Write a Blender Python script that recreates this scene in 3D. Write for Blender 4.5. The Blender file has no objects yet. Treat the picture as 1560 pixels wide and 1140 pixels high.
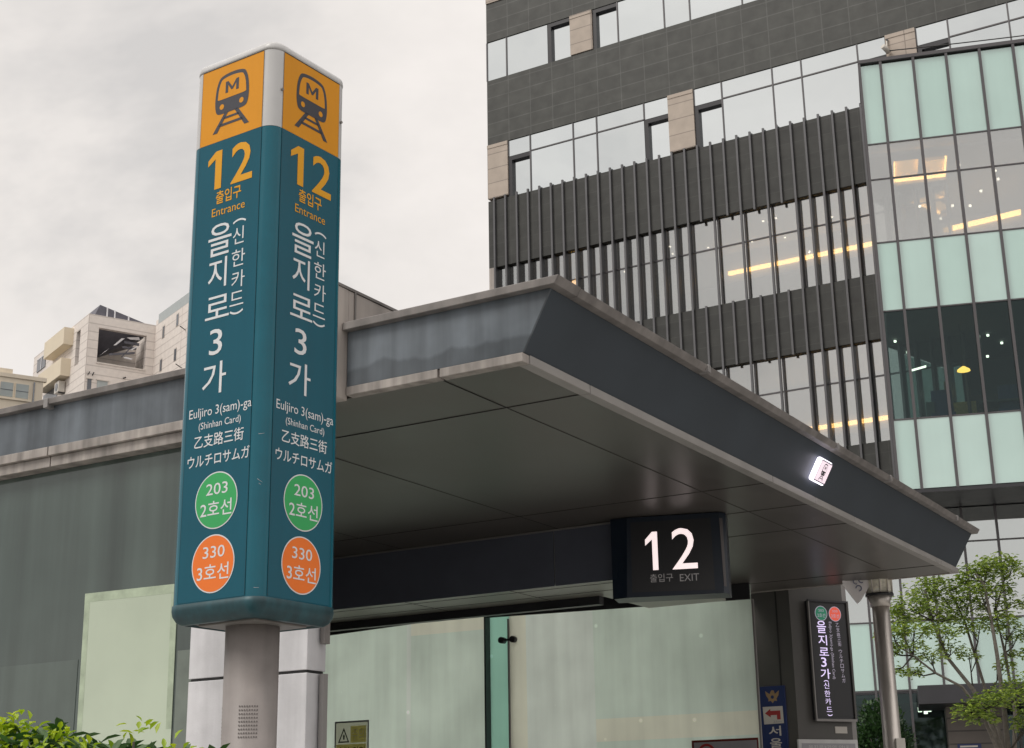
import bpy, bmesh, math, random
from mathutils import Matrix, Vector
random.seed(12)
R = math.radians
SC = bpy.context.scene
COL = SC.collection

# ------------------------------------------------------------------ camera
cam_d = bpy.data.cameras.new('camera'); cam = bpy.data.objects.new('camera', cam_d); COL.objects.link(cam)
SC.camera = cam
cam_d.sensor_width = 36.0; cam_d.lens = 52.247; cam_d.clip_end = 3000
# right, up, back axes of a hand-held phone tilted 16.9 degrees up and 0.95 degrees rolled
cam.matrix_world = Matrix(((0.999864, 0.016490, 0.0, 0.0), (0.004805, -0.291352, -0.956604, 0.0),
                           (-0.015775, 0.956474, -0.291392, 1.6), (0, 0, 0, 1)))

# ------------------------------------------------------------------ light: overcast sky and a weak wide sun
SC.view_settings.view_transform = 'Standard'; SC.view_settings.look = 'None'
SC.view_settings.exposure = 0.0; SC.view_settings.gamma = 1.0
SUN_AZ, SUN_EL = R(238), R(50)           # azimuth clockwise from +Y
W = bpy.data.worlds.new('World'); SC.world = W; W.use_nodes = True
nt = W.node_tree; N = nt.nodes; LK = nt.links; N.clear()
out = N.new('ShaderNodeOutputWorld'); bg = N.new('ShaderNodeBackground'); bg.inputs['Strength'].default_value = 0.1
sky = N.new('ShaderNodeTexSky'); sky.sky_type = 'NISHITA'; sky.sun_disc = False
sky.sun_elevation = SUN_EL; sky.sun_rotation = SUN_AZ
tc = N.new('ShaderNodeTexCoord'); mp = N.new('ShaderNodeMapping'); mp.inputs['Scale'].default_value = (1, 1, 1.5)
mp.inputs['Location'].default_value = (1.5, 0.3, 0.2)
n1 = N.new('ShaderNodeTexNoise'); n1.inputs['Scale'].default_value = 2.2; n1.inputs['Detail'].default_value = 6; n1.inputs['Roughness'].default_value = 0.60; n1.inputs['Distortion'].default_value = 0.35
cr = N.new('ShaderNodeValToRGB')
e = cr.color_ramp.elements; e[0].position = 0.34; e[0].color = (6.9, 6.65, 6.45, 1); e[1].position = 0.62; e[1].color = (9.7, 9.15, 8.7, 1)
m_ = e.new(0.46); m_.color = (8.7, 8.25, 7.85, 1)
sx = N.new('ShaderNodeSeparateXYZ'); mr = N.new('ShaderNodeMapRange')
mr.inputs['From Min'].default_value = 0.50; mr.inputs['From Max'].default_value = 1.0; mr.inputs['To Min'].default_value = 1.0; mr.inputs['To Max'].default_value = 2.0
mul = N.new('ShaderNodeVectorMath'); mul.operation = 'SCALE'
mix = N.new('ShaderNodeMixRGB'); mix.inputs['Fac'].default_value = 0.95
LK.new(tc.outputs['Generated'], mp.inputs['Vector']); LK.new(mp.outputs['Vector'], n1.inputs['Vector'])
LK.new(n1.outputs['Fac'], cr.inputs['Fac']); LK.new(tc.outputs['Generated'], sx.inputs[0]); LK.new(sx.outputs['Z'], mr.inputs['Value'])
LK.new(cr.outputs['Color'], mul.inputs[0]); LK.new(mr.outputs['Result'], mul.inputs['Scale'])
LK.new(sky.outputs['Color'], mix.inputs['Color1']); LK.new(mul.outputs['Vector'], mix.inputs['Color2'])
LK.new(mix.outputs['Color'], bg.inputs['Color']); LK.new(bg.outputs['Background'], out.inputs['Surface'])
sun_d = bpy.data.lights.new('sun', 'SUN'); sun_d.energy = 1.5; sun_d.angle = R(22); sun_d.color = (1.0, 0.95, 0.88)
sun = bpy.data.objects.new('sun', sun_d); COL.objects.link(sun)
sd = Vector((math.sin(SUN_AZ) * math.cos(SUN_EL), math.cos(SUN_AZ) * math.cos(SUN_EL), math.sin(SUN_EL)))
sun.rotation_euler = sd.to_track_quat('Z', 'Y').to_euler(); sun.location = (0, 0, 60)

# ------------------------------------------------------------------ materials
def srgb(r, g, b):
    f = lambda c: ((c / 255) / 12.92) if c / 255 <= 0.04045 else (((c / 255) + 0.055) / 1.055) ** 2.4
    return (f(r), f(g), f(b))
def mat(name, col, rough=0.5, metal=0.0, spec=0.5, var=0.12, scale=3.0, streak=0.0, streak_scale=9.0, bump=0.0, bscale=60, emit=None, estr=0.0, detail=4, coat=0.0, dark=None):
    m = bpy.data.materials.new(name); m.use_nodes = True
    t = m.node_tree; n = t.nodes; l = t.links; p = n['Principled BSDF']
    p.inputs['Roughness'].default_value = rough; p.inputs['Metallic'].default_value = metal
    p.inputs['Specular IOR Level'].default_value = spec; p.inputs['Coat Weight'].default_value = coat
    c = (*col, 1)
    p.inputs['Base Color'].default_value = c
    co = n.new('ShaderNodeTexCoord')
    last = None
    if var > 0:
        no = n.new('ShaderNodeTexNoise'); no.inputs['Scale'].default_value = scale; no.inputs['Detail'].default_value = detail; no.inputs['Roughness'].default_value = 0.6
        l.new(co.outputs['Object'], no.inputs['Vector'])
        ra = n.new('ShaderNodeMapRange'); ra.inputs['From Min'].default_value = 0.3; ra.inputs['From Max'].default_value = 0.7
        ra.inputs['To Min'].default_value = 1 - var; ra.inputs['To Max'].default_value = 1 + var
        l.new(no.outputs['Fac'], ra.inputs['Value']); last = ra.outputs['Result']
        # dirt also breaks the gloss
        rr = n.new('ShaderNodeMapRange'); rr.inputs['To Min'].default_value = max(0.02, rough * 0.8); rr.inputs['To Max'].default_value = min(1, rough * 1.25)
        l.new(no.outputs['Fac'], rr.inputs['Value']); l.new(rr.outputs['Result'], p.inputs['Roughness'])
    if streak > 0:
        mg = n.new('ShaderNodeMapping'); mg.inputs['Scale'].default_value = (streak_scale, streak_scale, streak_scale * 0.06)
        l.new(co.outputs['Object'], mg.inputs['Vector'])
        ns = n.new('ShaderNodeTexNoise'); ns.inputs['Scale'].default_value = 1.0; ns.inputs['Detail'].default_value = 5
        l.new(mg.outputs['Vector'], ns.inputs['Vector'])
        rs = n.new('ShaderNodeMapRange'); rs.inputs['From Min'].default_value = 0.32; rs.inputs['From Max'].default_value = 0.68
        rs.inputs['To Min'].default_value = 1 - streak; rs.inputs['To Max'].default_value = 1 + streak
        l.new(ns.outputs['Fac'], rs.inputs['Value'])
        if last is None: last = rs.outputs['Result']
        else:
            mm = n.new('ShaderNodeMath'); mm.operation = 'MULTIPLY'; l.new(last, mm.inputs[0]); l.new(rs.outputs['Result'], mm.inputs[1]); last = mm.outputs[0]
    if last is not None:
        v = n.new('ShaderNodeVectorMath'); v.operation = 'SCALE'; v.inputs[0].default_value = col
        l.new(last, v.inputs['Scale']); l.new(v.outputs['Vector'], p.inputs['Base Color'])
    if bump > 0:
        nb = n.new('ShaderNodeTexNoise'); nb.inputs['Scale'].default_value = bscale; nb.inputs['Detail'].default_value = 3
        l.new(co.outputs['Object'], nb.inputs['Vector'])
        b = n.new('ShaderNodeBump'); b.inputs['Strength'].default_value = bump; b.inputs['Distance'].default_value = 0.02
        l.new(nb.outputs['Fac'], b.inputs['Height']); l.new(b.outputs['Normal'], p.inputs['Normal'])
    if emit:
        p.inputs['Emission Color'].default_value = (*emit, 1); p.inputs['Emission Strength'].default_value = estr
    return m
def brick_mat(name, c1, c2, cm, w, h, mortar, rough=0.5, axes='xz', offset=0.0, spec=0.4, var=0.25):
    m = bpy.data.materials.new(name); m.use_nodes = True
    t = m.node_tree; n = t.nodes; l = t.links; p = n['Principled BSDF']
    p.inputs['Roughness'].default_value = rough; p.inputs['Specular IOR Level'].default_value = spec
    co = n.new('ShaderNodeTexCoord'); s = n.new('ShaderNodeSeparateXYZ'); c = n.new('ShaderNodeCombineXYZ')
    l.new(co.outputs['Object'], s.inputs[0])
    if axes == 'sum':
        a = n.new('ShaderNodeMath'); a.operation = 'ADD'; l.new(s.outputs['X'], a.inputs[0]); l.new(s.outputs['Y'], a.inputs[1]); l.new(a.outputs[0], c.inputs['X'])
    else:
        l.new(s.outputs['X'], c.inputs['X'])
    l.new(s.outputs['Z'], c.inputs['Y'])
    b = n.new('ShaderNodeTexBrick'); b.offset = offset; b.squash = 1.0
    b.inputs['Scale'].default_value = 1.0; b.inputs['Brick Width'].default_value = w; b.inputs['Row Height'].default_value = h
    b.inputs['Mortar Size'].default_value = mortar; b.inputs['Mortar Smooth'].default_value = 0.2
    b.inputs['Color1'].default_value = (*c1, 1); b.inputs['Color2'].default_value = (*c2, 1); b.inputs['Mortar'].default_value = (*cm, 1)
    l.new(c.outputs[0], b.inputs['Vector'])
    no = n.new('ShaderNodeTexNoise'); no.inputs['Scale'].default_value = 2.5; no.inputs['Detail'].default_value = 6
    l.new(co.outputs['Object'], no.inputs['Vector'])
    ra = n.new('ShaderNodeMapRange'); ra.inputs['From Min'].default_value = 0.3; ra.inputs['From Max'].default_value = 0.7; ra.inputs['To Min'].default_value = 1 - var; ra.inputs['To Max'].default_value = 1 + var
    l.new(no.outputs['Fac'], ra.inputs['Value'])
    v = n.new('ShaderNodeVectorMath'); v.operation = 'SCALE'; l.new(b.outputs['Color'], v.inputs[0]); l.new(ra.outputs['Result'], v.inputs['Scale'])
    l.new(v.outputs['Vector'], p.inputs['Base Color'])
    return m
def glass_mat(name, tint, refl, rough=0.03, clear=(0.8, 0.85, 0.82), bump=0.02):
    """window glass: a mirror coat over see-through tinted glass"""
    m = bpy.data.materials.new(name); m.use_nodes = True
    t = m.node_tree; n = t.nodes; l = t.links; n.clear()
    o = n.new('ShaderNodeOutputMaterial'); g = n.new('ShaderNodeBsdfGlossy'); tr = n.new('ShaderNodeBsdfTransparent'); mx = n.new('ShaderNodeMixShader')
    g.inputs['Color'].default_value = (*tint, 1); g.inputs['Roughness'].default_value = rough; tr.inputs['Color'].default_value = (*clear, 1)
    mx.inputs[0].default_value = refl
    co = n.new('ShaderNodeTexCoord'); nb = n.new('ShaderNodeTexNoise'); nb.inputs['Scale'].default_value = 0.9; nb.inputs['Detail'].default_value = 1
    b = n.new('ShaderNodeBump'); b.inputs['Strength'].default_value = bump; b.inputs['Distance'].default_value = 0.1
    l.new(co.outputs['Object'], nb.inputs['Vector']); l.new(nb.outputs['Fac'], b.inputs['Height']); l.new(b.outputs['Normal'], g.inputs['Normal'])
    l.new(tr.outputs[0], mx.inputs[1]); l.new(g.outputs[0], mx.inputs[2]); l.new(mx.outputs[0], o.inputs['Surface'])
    return m
def vary(m, node, sock, col, amt):
    t = m.node_tree; n = t.nodes; l = t.links
    oi = n.new('ShaderNodeObjectInfo'); r = n.new('ShaderNodeMapRange'); r.inputs['To Min'].default_value = 1 - amt; r.inputs['To Max'].default_value = 1 + amt
    v = n.new('ShaderNodeVectorMath'); v.operation = 'SCALE'; v.inputs[0].default_value = col
    l.new(oi.outputs['Random'], r.inputs['Value']); l.new(r.outputs['Result'], v.inputs['Scale']); l.new(v.outputs['Vector'], node.inputs[sock])
    return m
def frost_mat(name, col, trans=0.6, dirt=0.25):
    """dusty frosted glass: scatters the daylight that comes from both sides"""
    m = bpy.data.materials.new(name); m.use_nodes = True
    t = m.node_tree; n = t.nodes; l = t.links; n.clear()
    o = n.new('ShaderNodeOutputMaterial'); d = n.new('ShaderNodeBsdfDiffuse'); tl = n.new('ShaderNodeBsdfTranslucent'); mx = n.new('ShaderNodeMixShader')
    gl = n.new('ShaderNodeBsdfGlossy'); gl.inputs['Roughness'].default_value = 0.12; m2 = n.new('ShaderNodeMixShader'); m2.inputs[0].default_value = 0.05
    co = n.new('ShaderNodeTexCoord'); mg = n.new('ShaderNodeMapping'); mg.inputs['Scale'].default_value = (4.5, 4.5, 0.35)
    ns = n.new('ShaderNodeTexNoise'); ns.inputs['Scale'].default_value = 1; ns.inputs['Detail'].default_value = 6
    l.new(co.outputs['Object'], mg.inputs['Vector']); l.new(mg.outputs['Vector'], ns.inputs['Vector'])
    n2 = n.new('ShaderNodeTexNoise'); n2.inputs['Scale'].default_value = 1.3; n2.inputs['Detail'].default_value = 3; l.new(co.outputs['Object'], n2.inputs['Vector'])
    ad = n.new('ShaderNodeMath'); ad.operation = 'ADD'; l.new(ns.outputs['Fac'], ad.inputs[0]); l.new(n2.outputs['Fac'], ad.inputs[1])
    ra = n.new('ShaderNodeMapRange'); ra.inputs['From Min'].default_value = 0.7; ra.inputs['From Max'].default_value = 1.3; ra.inputs['To Min'].default_value = 1 - dirt; ra.inputs['To Max'].default_value = 1 + dirt
    l.new(ad.outputs[0], ra.inputs['Value'])
    vo = n.new('ShaderNodeTexVoronoi'); vo.inputs['Scale'].default_value = 2.3; l.new(co.outputs['Object'], vo.inputs['Vector'])
    sp = n.new('ShaderNodeMapRange'); sp.inputs['From Min'].default_value = 0.03; sp.inputs['From Max'].default_value = 0.065; sp.inputs['To Min'].default_value = 1.3; sp.inputs['To Max'].default_value = 1.0
    l.new(vo.outputs['Distance'], sp.inputs['Value'])
    mm = n.new('ShaderNodeMath'); mm.operation = 'MULTIPLY'; l.new(ra.outputs['Result'], mm.inputs[0]); l.new(sp.outputs['Result'], mm.inputs[1])
    v = n.new('ShaderNodeVectorMath'); v.operation = 'SCALE'; v.inputs[0].default_value = col; l.new(mm.outputs[0], v.inputs['Scale'])
    l.new(v.outputs['Vector'], d.inputs['Color']); l.new(v.outputs['Vector'], tl.inputs['Color'])
    mx.inputs[0].default_value = trans; l.new(d.outputs[0], mx.inputs[1]); l.new(tl.outputs[0], mx.inputs[2])
    l.new(mx.outputs[0], m2.inputs[1]); l.new(gl.outputs[0], m2.inputs[2]); l.new(m2.outputs[0], o.inputs['Surface'])
    return m
def leaf_mat(name, cols, rough=0.45, trans=0.3):
    m = bpy.data.materials.new(name); m.use_nodes = True
    t = m.node_tree; n = t.nodes; l = t.links; p = n['Principled BSDF']; o = n['Material Output']
    ge = n.new('ShaderNodeNewGeometry'); ra = n.new('ShaderNodeValToRGB')
    el = ra.color_ramp.elements
    el[0].position = 0; el[0].color = (*cols[0], 1); el[1].position = 1; el[1].color = (*cols[-1], 1)
    for i, c in enumerate(cols[1:-1]):
        x = el.new((i + 1) / (len(cols) - 1)); x.color = (*c, 1)
    l.new(ge.outputs['Random Per Island'], ra.inputs['Fac']); l.new(ra.outputs['Color'], p.inputs['Base Color'])
    p.inputs['Roughness'].default_value = rough
    tl = n.new('ShaderNodeBsdfTranslucent'); l.new(ra.outputs['Color'], tl.inputs['Color'])
    mx = n.new('ShaderNodeMixShader'); mx.inputs[0].default_value = trans
    l.new(p.outputs[0], mx.inputs[1]); l.new(tl.outputs[0], mx.inputs[2]); l.new(mx.outputs[0], o.inputs['Surface'])
    return m

M = {}
M['teal'] = mat('teal_panel', (0.001, 0.083, 0.125), 0.22, spec=0.30, var=0.06, scale=2.0, streak=0.05)
M['teal_trim'] = mat('teal_corner_paint', (0.003, 0.105, 0.150), 0.24, spec=0.4, var=0.08, scale=5)
M['teal_dark'] = mat('teal_base_paint', (0.012, 0.055, 0.068), 0.42, var=0.35, scale=9, streak=0.25, streak_scale=14)
M['white_trim'] = mat('aluminium_white', (0.52, 0.52, 0.52), 0.35, var=0.05, scale=4, streak=0.06)
M['yellow'] = mat('yellow_panel', (0.66, 0.27, 0.004), 0.4, spec=0.3, var=0.04, scale=3, streak=0.03)
M['yellow_text'] = mat('yellow_lettering', (0.70, 0.33, 0.012), 0.4, spec=0.3, var=0.03)
M['white_text'] = mat('white_lettering', (0.66, 0.68, 0.70), 0.4, var=0.03)
M['navy'] = mat('dark_pictogram', (0.034, 0.034, 0.046), 0.4, var=0.05)
M['green'] = mat('line_green', (0.028, 0.36, 0.10), 0.35, var=0.03)
M['orange'] = mat('line_orange', (0.80, 0.17, 0.012), 0.35, var=0.03)
M['post'] = mat('painted_steel_post', (0.27, 0.245, 0.235), 0.5, var=0.14, scale=5, streak=0.14, streak_scale=7)
M['vent'] = mat('vent_shadow', (0.15, 0.135, 0.13), 0.7, var=0)
M['hole'] = mat('dark_gap', (0.02, 0.02, 0.02), 0.7, var=0)
M['under'] = mat('grey_underside', (0.2, 0.19, 0.18), 0.5, var=0.2)
M['stone'] = mat('grey_granite', (0.55, 0.55, 0.57), 0.55, var=0.10, scale=4, streak=0.17, streak_scale=6, bump=0.05, bscale=90)
M['stone_warm'] = mat('warm_stone', (0.36, 0.325, 0.30), 0.6, var=0.12, scale=3, streak=0.18)
M['coping'] = mat('metal_coping', (0.19, 0.176, 0.168), 0.5, var=0.2, scale=6, streak=0.2)
M['trim'] = mat('stone_trim', (0.31, 0.283, 0.262), 0.55, var=0.2, scale=4, streak=0.3, streak_scale=14)
M['trim_clean'] = mat('stone_trim_clean', (0.31, 0.297, 0.285), 0.5, var=0.12, scale=2)
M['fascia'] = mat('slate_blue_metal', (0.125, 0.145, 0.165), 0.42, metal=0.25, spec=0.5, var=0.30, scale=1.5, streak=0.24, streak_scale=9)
M['fascia_dark'] = mat('slate_blue_metal_clean_shaded', (0.051, 0.063, 0.077), 0.5, metal=0.2, spec=0.35, var=0.08, scale=2)  # same metal as the fascia, the leaning face's shade put into its colour
M['soffit'] = mat('dark_soffit_panel', (0.094, 0.086, 0.079), 0.34, spec=0.4, var=0.12, scale=1.1, detail=2)
M['beam'] = mat('dark_blue_grey_panel', (0.11, 0.12, 0.155), 0.4, var=0.1, scale=2)
M['faint_joint'] = mat('faint_joint', (0.05, 0.047, 0.043), 0.5, var=0)
M['joint'] = mat('dark_joint', (0.015, 0.015, 0.015), 0.6, var=0)
M['under_beam'] = mat('grey_green_panel', (0.30, 0.305, 0.265), 0.35, var=0.15, scale=2)
M['steel_dark'] = mat('dark_metal', (0.03, 0.03, 0.035), 0.4, var=0.1)
M['pillar'] = mat('dark_grey_panel', (0.075, 0.072, 0.068), 0.4, var=0.1, scale=2)
M['pillar_edge'] = mat('grey_edge_trim', (0.24, 0.23, 0.225), 0.45, var=0.08)
M['frost'] = frost_mat('frosted_green_glass', (0.70, 0.83, 0.73), 0.93, 0.17)
M['frost_pale'] = frost_mat('frosted_pale_field', (0.77, 0.86, 0.79), 0.94, 0.17)
M['frost_cream'] = frost_mat('frosted_cream_field', (0.82, 0.85, 0.71), 0.93, 0.13)
M['fin_glass'] = frost_mat('green_glass_fin', (0.68, 0.93, 0.84), 0.9, 0.06)
M['dull_glass'] = mat('dusty_dark_glass', (0.070, 0.094, 0.085), 0.06, spec=0.7, var=0.22, scale=0.6, streak=0.32, streak_scale=3.6)
M['sheet'] = mat('pale_sheet', (0.465, 0.535, 0.425), 0.3, var=0.07, scale=1.3)
M['sheet_edge'] = mat('pale_tape', (0.385, 0.46, 0.34), 0.3, var=0.2, scale=9)
M['sign_black'] = mat('black_sign_face', (0.018, 0.018, 0.021), 0.3, var=0.1)
M['sign_blue'] = mat('navy_sign_frame', (0.006, 0.013, 0.026), 0.35, var=0.15)
M['lit_white'] = mat('lit_digits', (0.8, 0.75, 0.75), 0.5, var=0, emit=(1.0, 0.83, 0.82), estr=0.86)
M['lit_grey'] = mat('dim_letters', (0.2, 0.19, 0.19), 0.5, var=0, emit=(0.5, 0.47, 0.46), estr=0.16)
M['lit_lilac'] = mat('lit_lilac_letters', (0.6, 0.55, 0.7), 0.5, var=0, emit=(0.72, 0.60, 0.95), estr=0.85)
M['lit_dim'] = mat('lit_small_letters', (0.4, 0.36, 0.45), 0.5, var=0, emit=(0.6, 0.55, 0.68), estr=0.35)
M['lit_green'] = mat('lit_green_badge', (0.02, 0.15, 0.09), 0.5, var=0, emit=(0.02, 0.16, 0.09), estr=0.6)
M['lit_red'] = mat('lit_red_badge', (0.5, 0.08, 0.05), 0.5, var=0, emit=(0.65, 0.09, 0.055), estr=0.7)
M['lamp_white'] = mat('lit_lamp_box', (0.8, 0.8, 0.85), 0.5, var=0, emit=(0.93, 0.86, 1.0), estr=2.6)
M['lamp_face'] = mat('lit_lamp_face', (0.5, 0.45, 0.5), 0.5, var=0, emit=(1.0, 0.80, 0.88), estr=0.8)
M['police_blue'] = mat('blue_sign', (0.011, 0.025, 0.11), 0.35, var=0.1)
M['white_card'] = mat('white_card', (0.55, 0.52, 0.48), 0.5, var=0.06)
M['red'] = mat('red_print', (0.34, 0.03, 0.03), 0.5, var=0.05)
M['gold'] = mat('faded_gold', (0.30, 0.20, 0.10), 0.5, var=0.1)
M['board_grey'] = mat('grey_board', (0.30, 0.30, 0.32), 0.4, var=0.1)
M['board_dark'] = mat('brown_trim', (0.07, 0.06, 0.06), 0.4, var=0.1)
M['sticker'] = frost_mat('grey_sticker', (0.60, 0.56, 0.49), 0.8, 0.08)
M['ochre_film'] = frost_mat('ochre_film', (0.62, 0.55, 0.22), 0.85, 0.2)
M['ochre'] = mat('ochre_print', (0.5, 0.40, 0.12), 0.45, var=0.3, scale=20)
M['red_frame'] = mat('maroon_frame', (0.13, 0.02, 0.015), 0.4, var=0.1)
M['slate'] = brick_mat('slate_tile', (0.046, 0.048, 0.044), (0.056, 0.058, 0.053), (0.085, 0.088, 0.083), 0.83, 0.48, 0.018, 0.5)
M['slate_fine'] = brick_mat('slate_tile_fine', (0.032, 0.033, 0.031), (0.039, 0.040, 0.037), (0.048, 0.049, 0.046), 0.83, 0.48, 0.014, 0.55)
M['beige_stone'] = brick_mat('beige_stone', (0.43, 0.365, 0.31), (0.46, 0.395, 0.335), (0.27, 0.23, 0.2), 2.0, 0.52, 0.016, 0.6, var=0.1)
M['fin'] = mat('grey_metal_fin', (0.105, 0.105, 0.112), 0.45, metal=0.2, var=0.08)
M['frame_fin_shade'] = mat('dark_frame_and_fin_shade', (0.022, 0.022, 0.027), 0.4, var=0)
M['mirror'] = glass_mat('mirror_glass', (0.80, 0.84, 0.845), 0.97, 0.02, (0.3, 0.3, 0.3), 0.06)
vary(M['mirror'], M['mirror'].node_tree.nodes['Glossy BSDF'], 'Color', (0.765, 0.81, 0.82), 0.06)
M['vision'] = glass_mat('vision_glass', (0.78, 0.80, 0.80), 0.50, 0.02, (0.74, 0.74, 0.72))
M['dark_vision'] = glass_mat('dark_vision_glass', (0.55, 0.66, 0.70), 0.05, 0.03, (0.52, 0.62, 0.60))
M['lobby_glass'] = glass_mat('lobby_glass', (0.72, 0.76, 0.76), 0.70, 0.02, (0.45, 0.5, 0.5))
M['aqua'] = mat('aqua_spandrel_glass', (0.52, 0.70, 0.61), 0.07, spec=0.5, var=0.04, scale=0.6, detail=1)
def spandrel(name, col, refl):
    m = mat(name, col, 0.3, var=0.05, scale=0.7, detail=2, streak=0.03, streak_scale=2.5); t = m.node_tree; n = t.nodes; l = t.links
    p = n['Principled BSDF']; g = n.new('ShaderNodeBsdfGlossy'); g.inputs['Roughness'].default_value = 0.015; g.inputs['Color'].default_value = (0.85, 0.95, 0.93, 1)
    nb = n.new('ShaderNodeTexNoise'); nb.inputs['Scale'].default_value = 0.8; co = n.new('ShaderNodeTexCoord'); b = n.new('ShaderNodeBump'); b.inputs['Strength'].default_value = 0.05; b.inputs['Distance'].default_value = 0.1
    l.new(co.outputs['Object'], nb.inputs['Vector']); l.new(nb.outputs['Fac'], b.inputs['Height']); l.new(b.outputs['Normal'], g.inputs['Normal'])
    mx = n.new('ShaderNodeMixShader'); oi = n.new('ShaderNodeObjectInfo'); r = n.new('ShaderNodeMapRange'); r.inputs['To Min'].default_value = refl - 0.07; r.inputs['To Max'].default_value = refl + 0.07
    l.new(oi.outputs['Random'], r.inputs['Value']); l.new(r.outputs['Result'], mx.inputs[0]); l.new(p.outputs[0], mx.inputs[1]); l.new(g.outputs[0], mx.inputs[2]); l.new(mx.outputs[0], n['Material Output'].inputs['Surface'])
    return m
M['aqua'] = spandrel('aqua_spandrel_glass', (0.37, 0.57, 0.51), 0.32)
M['mullion'] = mat('grey_mullion', (0.10, 0.095, 0.10), 0.4, metal=0.3, var=0.05)
M['room'] = mat('grey_room', (0.42, 0.40, 0.37), 0.8, var=0.05)
M['room_dark'] = mat('dark_room', (0.10, 0.115, 0.11), 0.8, var=0.2, scale=1.5)
M['cove'] = mat('warm_cove_light', (0.9, 0.6, 0.25), 0.5, var=0, emit=(1.0, 0.55, 0.16), estr=6.5)
M['cove_glow'] = mat('cove_glow_panel', (0.8, 0.6, 0.35), 0.6, var=0, emit=(1.0, 0.58, 0.20), estr=1.1)
M['warm'] = mat('warm_lamp', (0.9, 0.7, 0.3), 0.5, var=0, emit=(1.0, 0.50, 0.10), estr=4.5)
M['spot'] = mat('downlight', (0.9, 0.9, 0.85), 0.5, var=0, emit=(1.0, 0.9, 0.75), estr=5.0)
M['w_stone'] = brick_mat('pale_stone', (0.76, 0.70, 0.655), (0.79, 0.73, 0.68), (0.60, 0.55, 0.51), 40.0, 0.66, 0.05, 0.7, axes='sum', var=0.06)
M['cream'] = mat('cream_panel', (0.74, 0.65, 0.50), 0.6, var=0.06, scale=0.5)
M['cream_shade'] = mat('pale_soffit', (0.66, 0.61, 0.56), 0.6, var=0.06)
M['w_glass'] = mat('dark_window_glass', (0.14, 0.15, 0.17), 0.08, var=0.05)
M['w_glass_pale'] = mat('pale_window_glass', (0.40, 0.44, 0.44), 0.1, var=0.05)
M['w_dark'] = mat('dark_roof_panel', (0.115, 0.115, 0.14), 0.6, var=0.15)
M['w_yellow'] = mat('yellow_render', (0.72, 0.64, 0.52), 0.8, var=0.08, scale=0.6, streak=0.08, streak_scale=1.5)
M['w_light'] = mat('white_steel', (0.75, 0.75, 0.78), 0.5, var=0, emit=(1, 1, 1), estr=0.0)
M['steel'] = mat('brushed_steel', (0.62, 0.58, 0.54), 0.38, metal=0.7, var=0.08, scale=4, streak=0.06)
M['lantern'] = mat('stained_lantern', (0.78, 0.75, 0.64), 0.4, var=0.35, scale=14, streak=0.3)
M['banner'] = mat('white_banner', (0.93, 0.90, 0.91), 0.7, var=0.05)
M['banner_print'] = mat('blue_grey_print', (0.22, 0.24, 0.34), 0.7, var=0)
M['box_white'] = mat('white_plastic', (0.6, 0.57, 0.52), 0.45, var=0.05)
M['cable'] = mat('black_cable', (0.03, 0.03, 0.03), 0.6, var=0)
M['bark'] = mat('grey_bark', (0.13, 0.115, 0.10), 0.8, var=0.3, scale=20, bump=0.3, bscale=40)
M['bark_dark'] = mat('dark_twig', (0.05, 0.045, 0.035), 0.8, var=0.3, scale=20)
M['brown_stone'] = brick_mat('brown_stone', (0.12, 0.105, 0.095), (0.135, 0.12, 0.105), (0.06, 0.055, 0.05), 3.0, 0.3, 0.02, 0.6, var=0.1)
M['paving'] = brick_mat('paving_slabs', (0.37, 0.36, 0.345), (0.42, 0.405, 0.385), (0.14, 0.135, 0.125), 0.4, 0.4, 0.012, 0.8, var=0.2)
M['asphalt'] = mat('asphalt', (0.06, 0.06, 0.06), 0.9, var=0.25, scale=8)
M['hedge_leaf'] = leaf_mat('hedge_leaf', [(0.020, 0.055, 0.010), (0.035, 0.10, 0.018), (0.06, 0.15, 0.03), (0.10, 0.17, 0.07), (0.035, 0.085, 0.018)], 0.42, 0.25)
M['hedge_shoot'] = leaf_mat('hedge_shoot', [(0.25, 0.40, 0.012), (0.38, 0.52, 0.02), (0.48, 0.58, 0.03), (0.20, 0.36, 0.02)], 0.4, 0.4)
M['tree_leaf'] = leaf_mat('tree_leaf', [(0.08, 0.14, 0.025), (0.19, 0.28, 0.04), (0.34, 0.44, 0.06), (0.27, 0.37, 0.07), (0.10, 0.17, 0.035)], 0.5, 0.35)
M['bush_leaf'] = leaf_mat('bush_leaf', [(0.012, 0.035, 0.010), (0.03, 0.075, 0.02), (0.045, 0.105, 0.03)], 0.5, 0.25)

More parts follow.
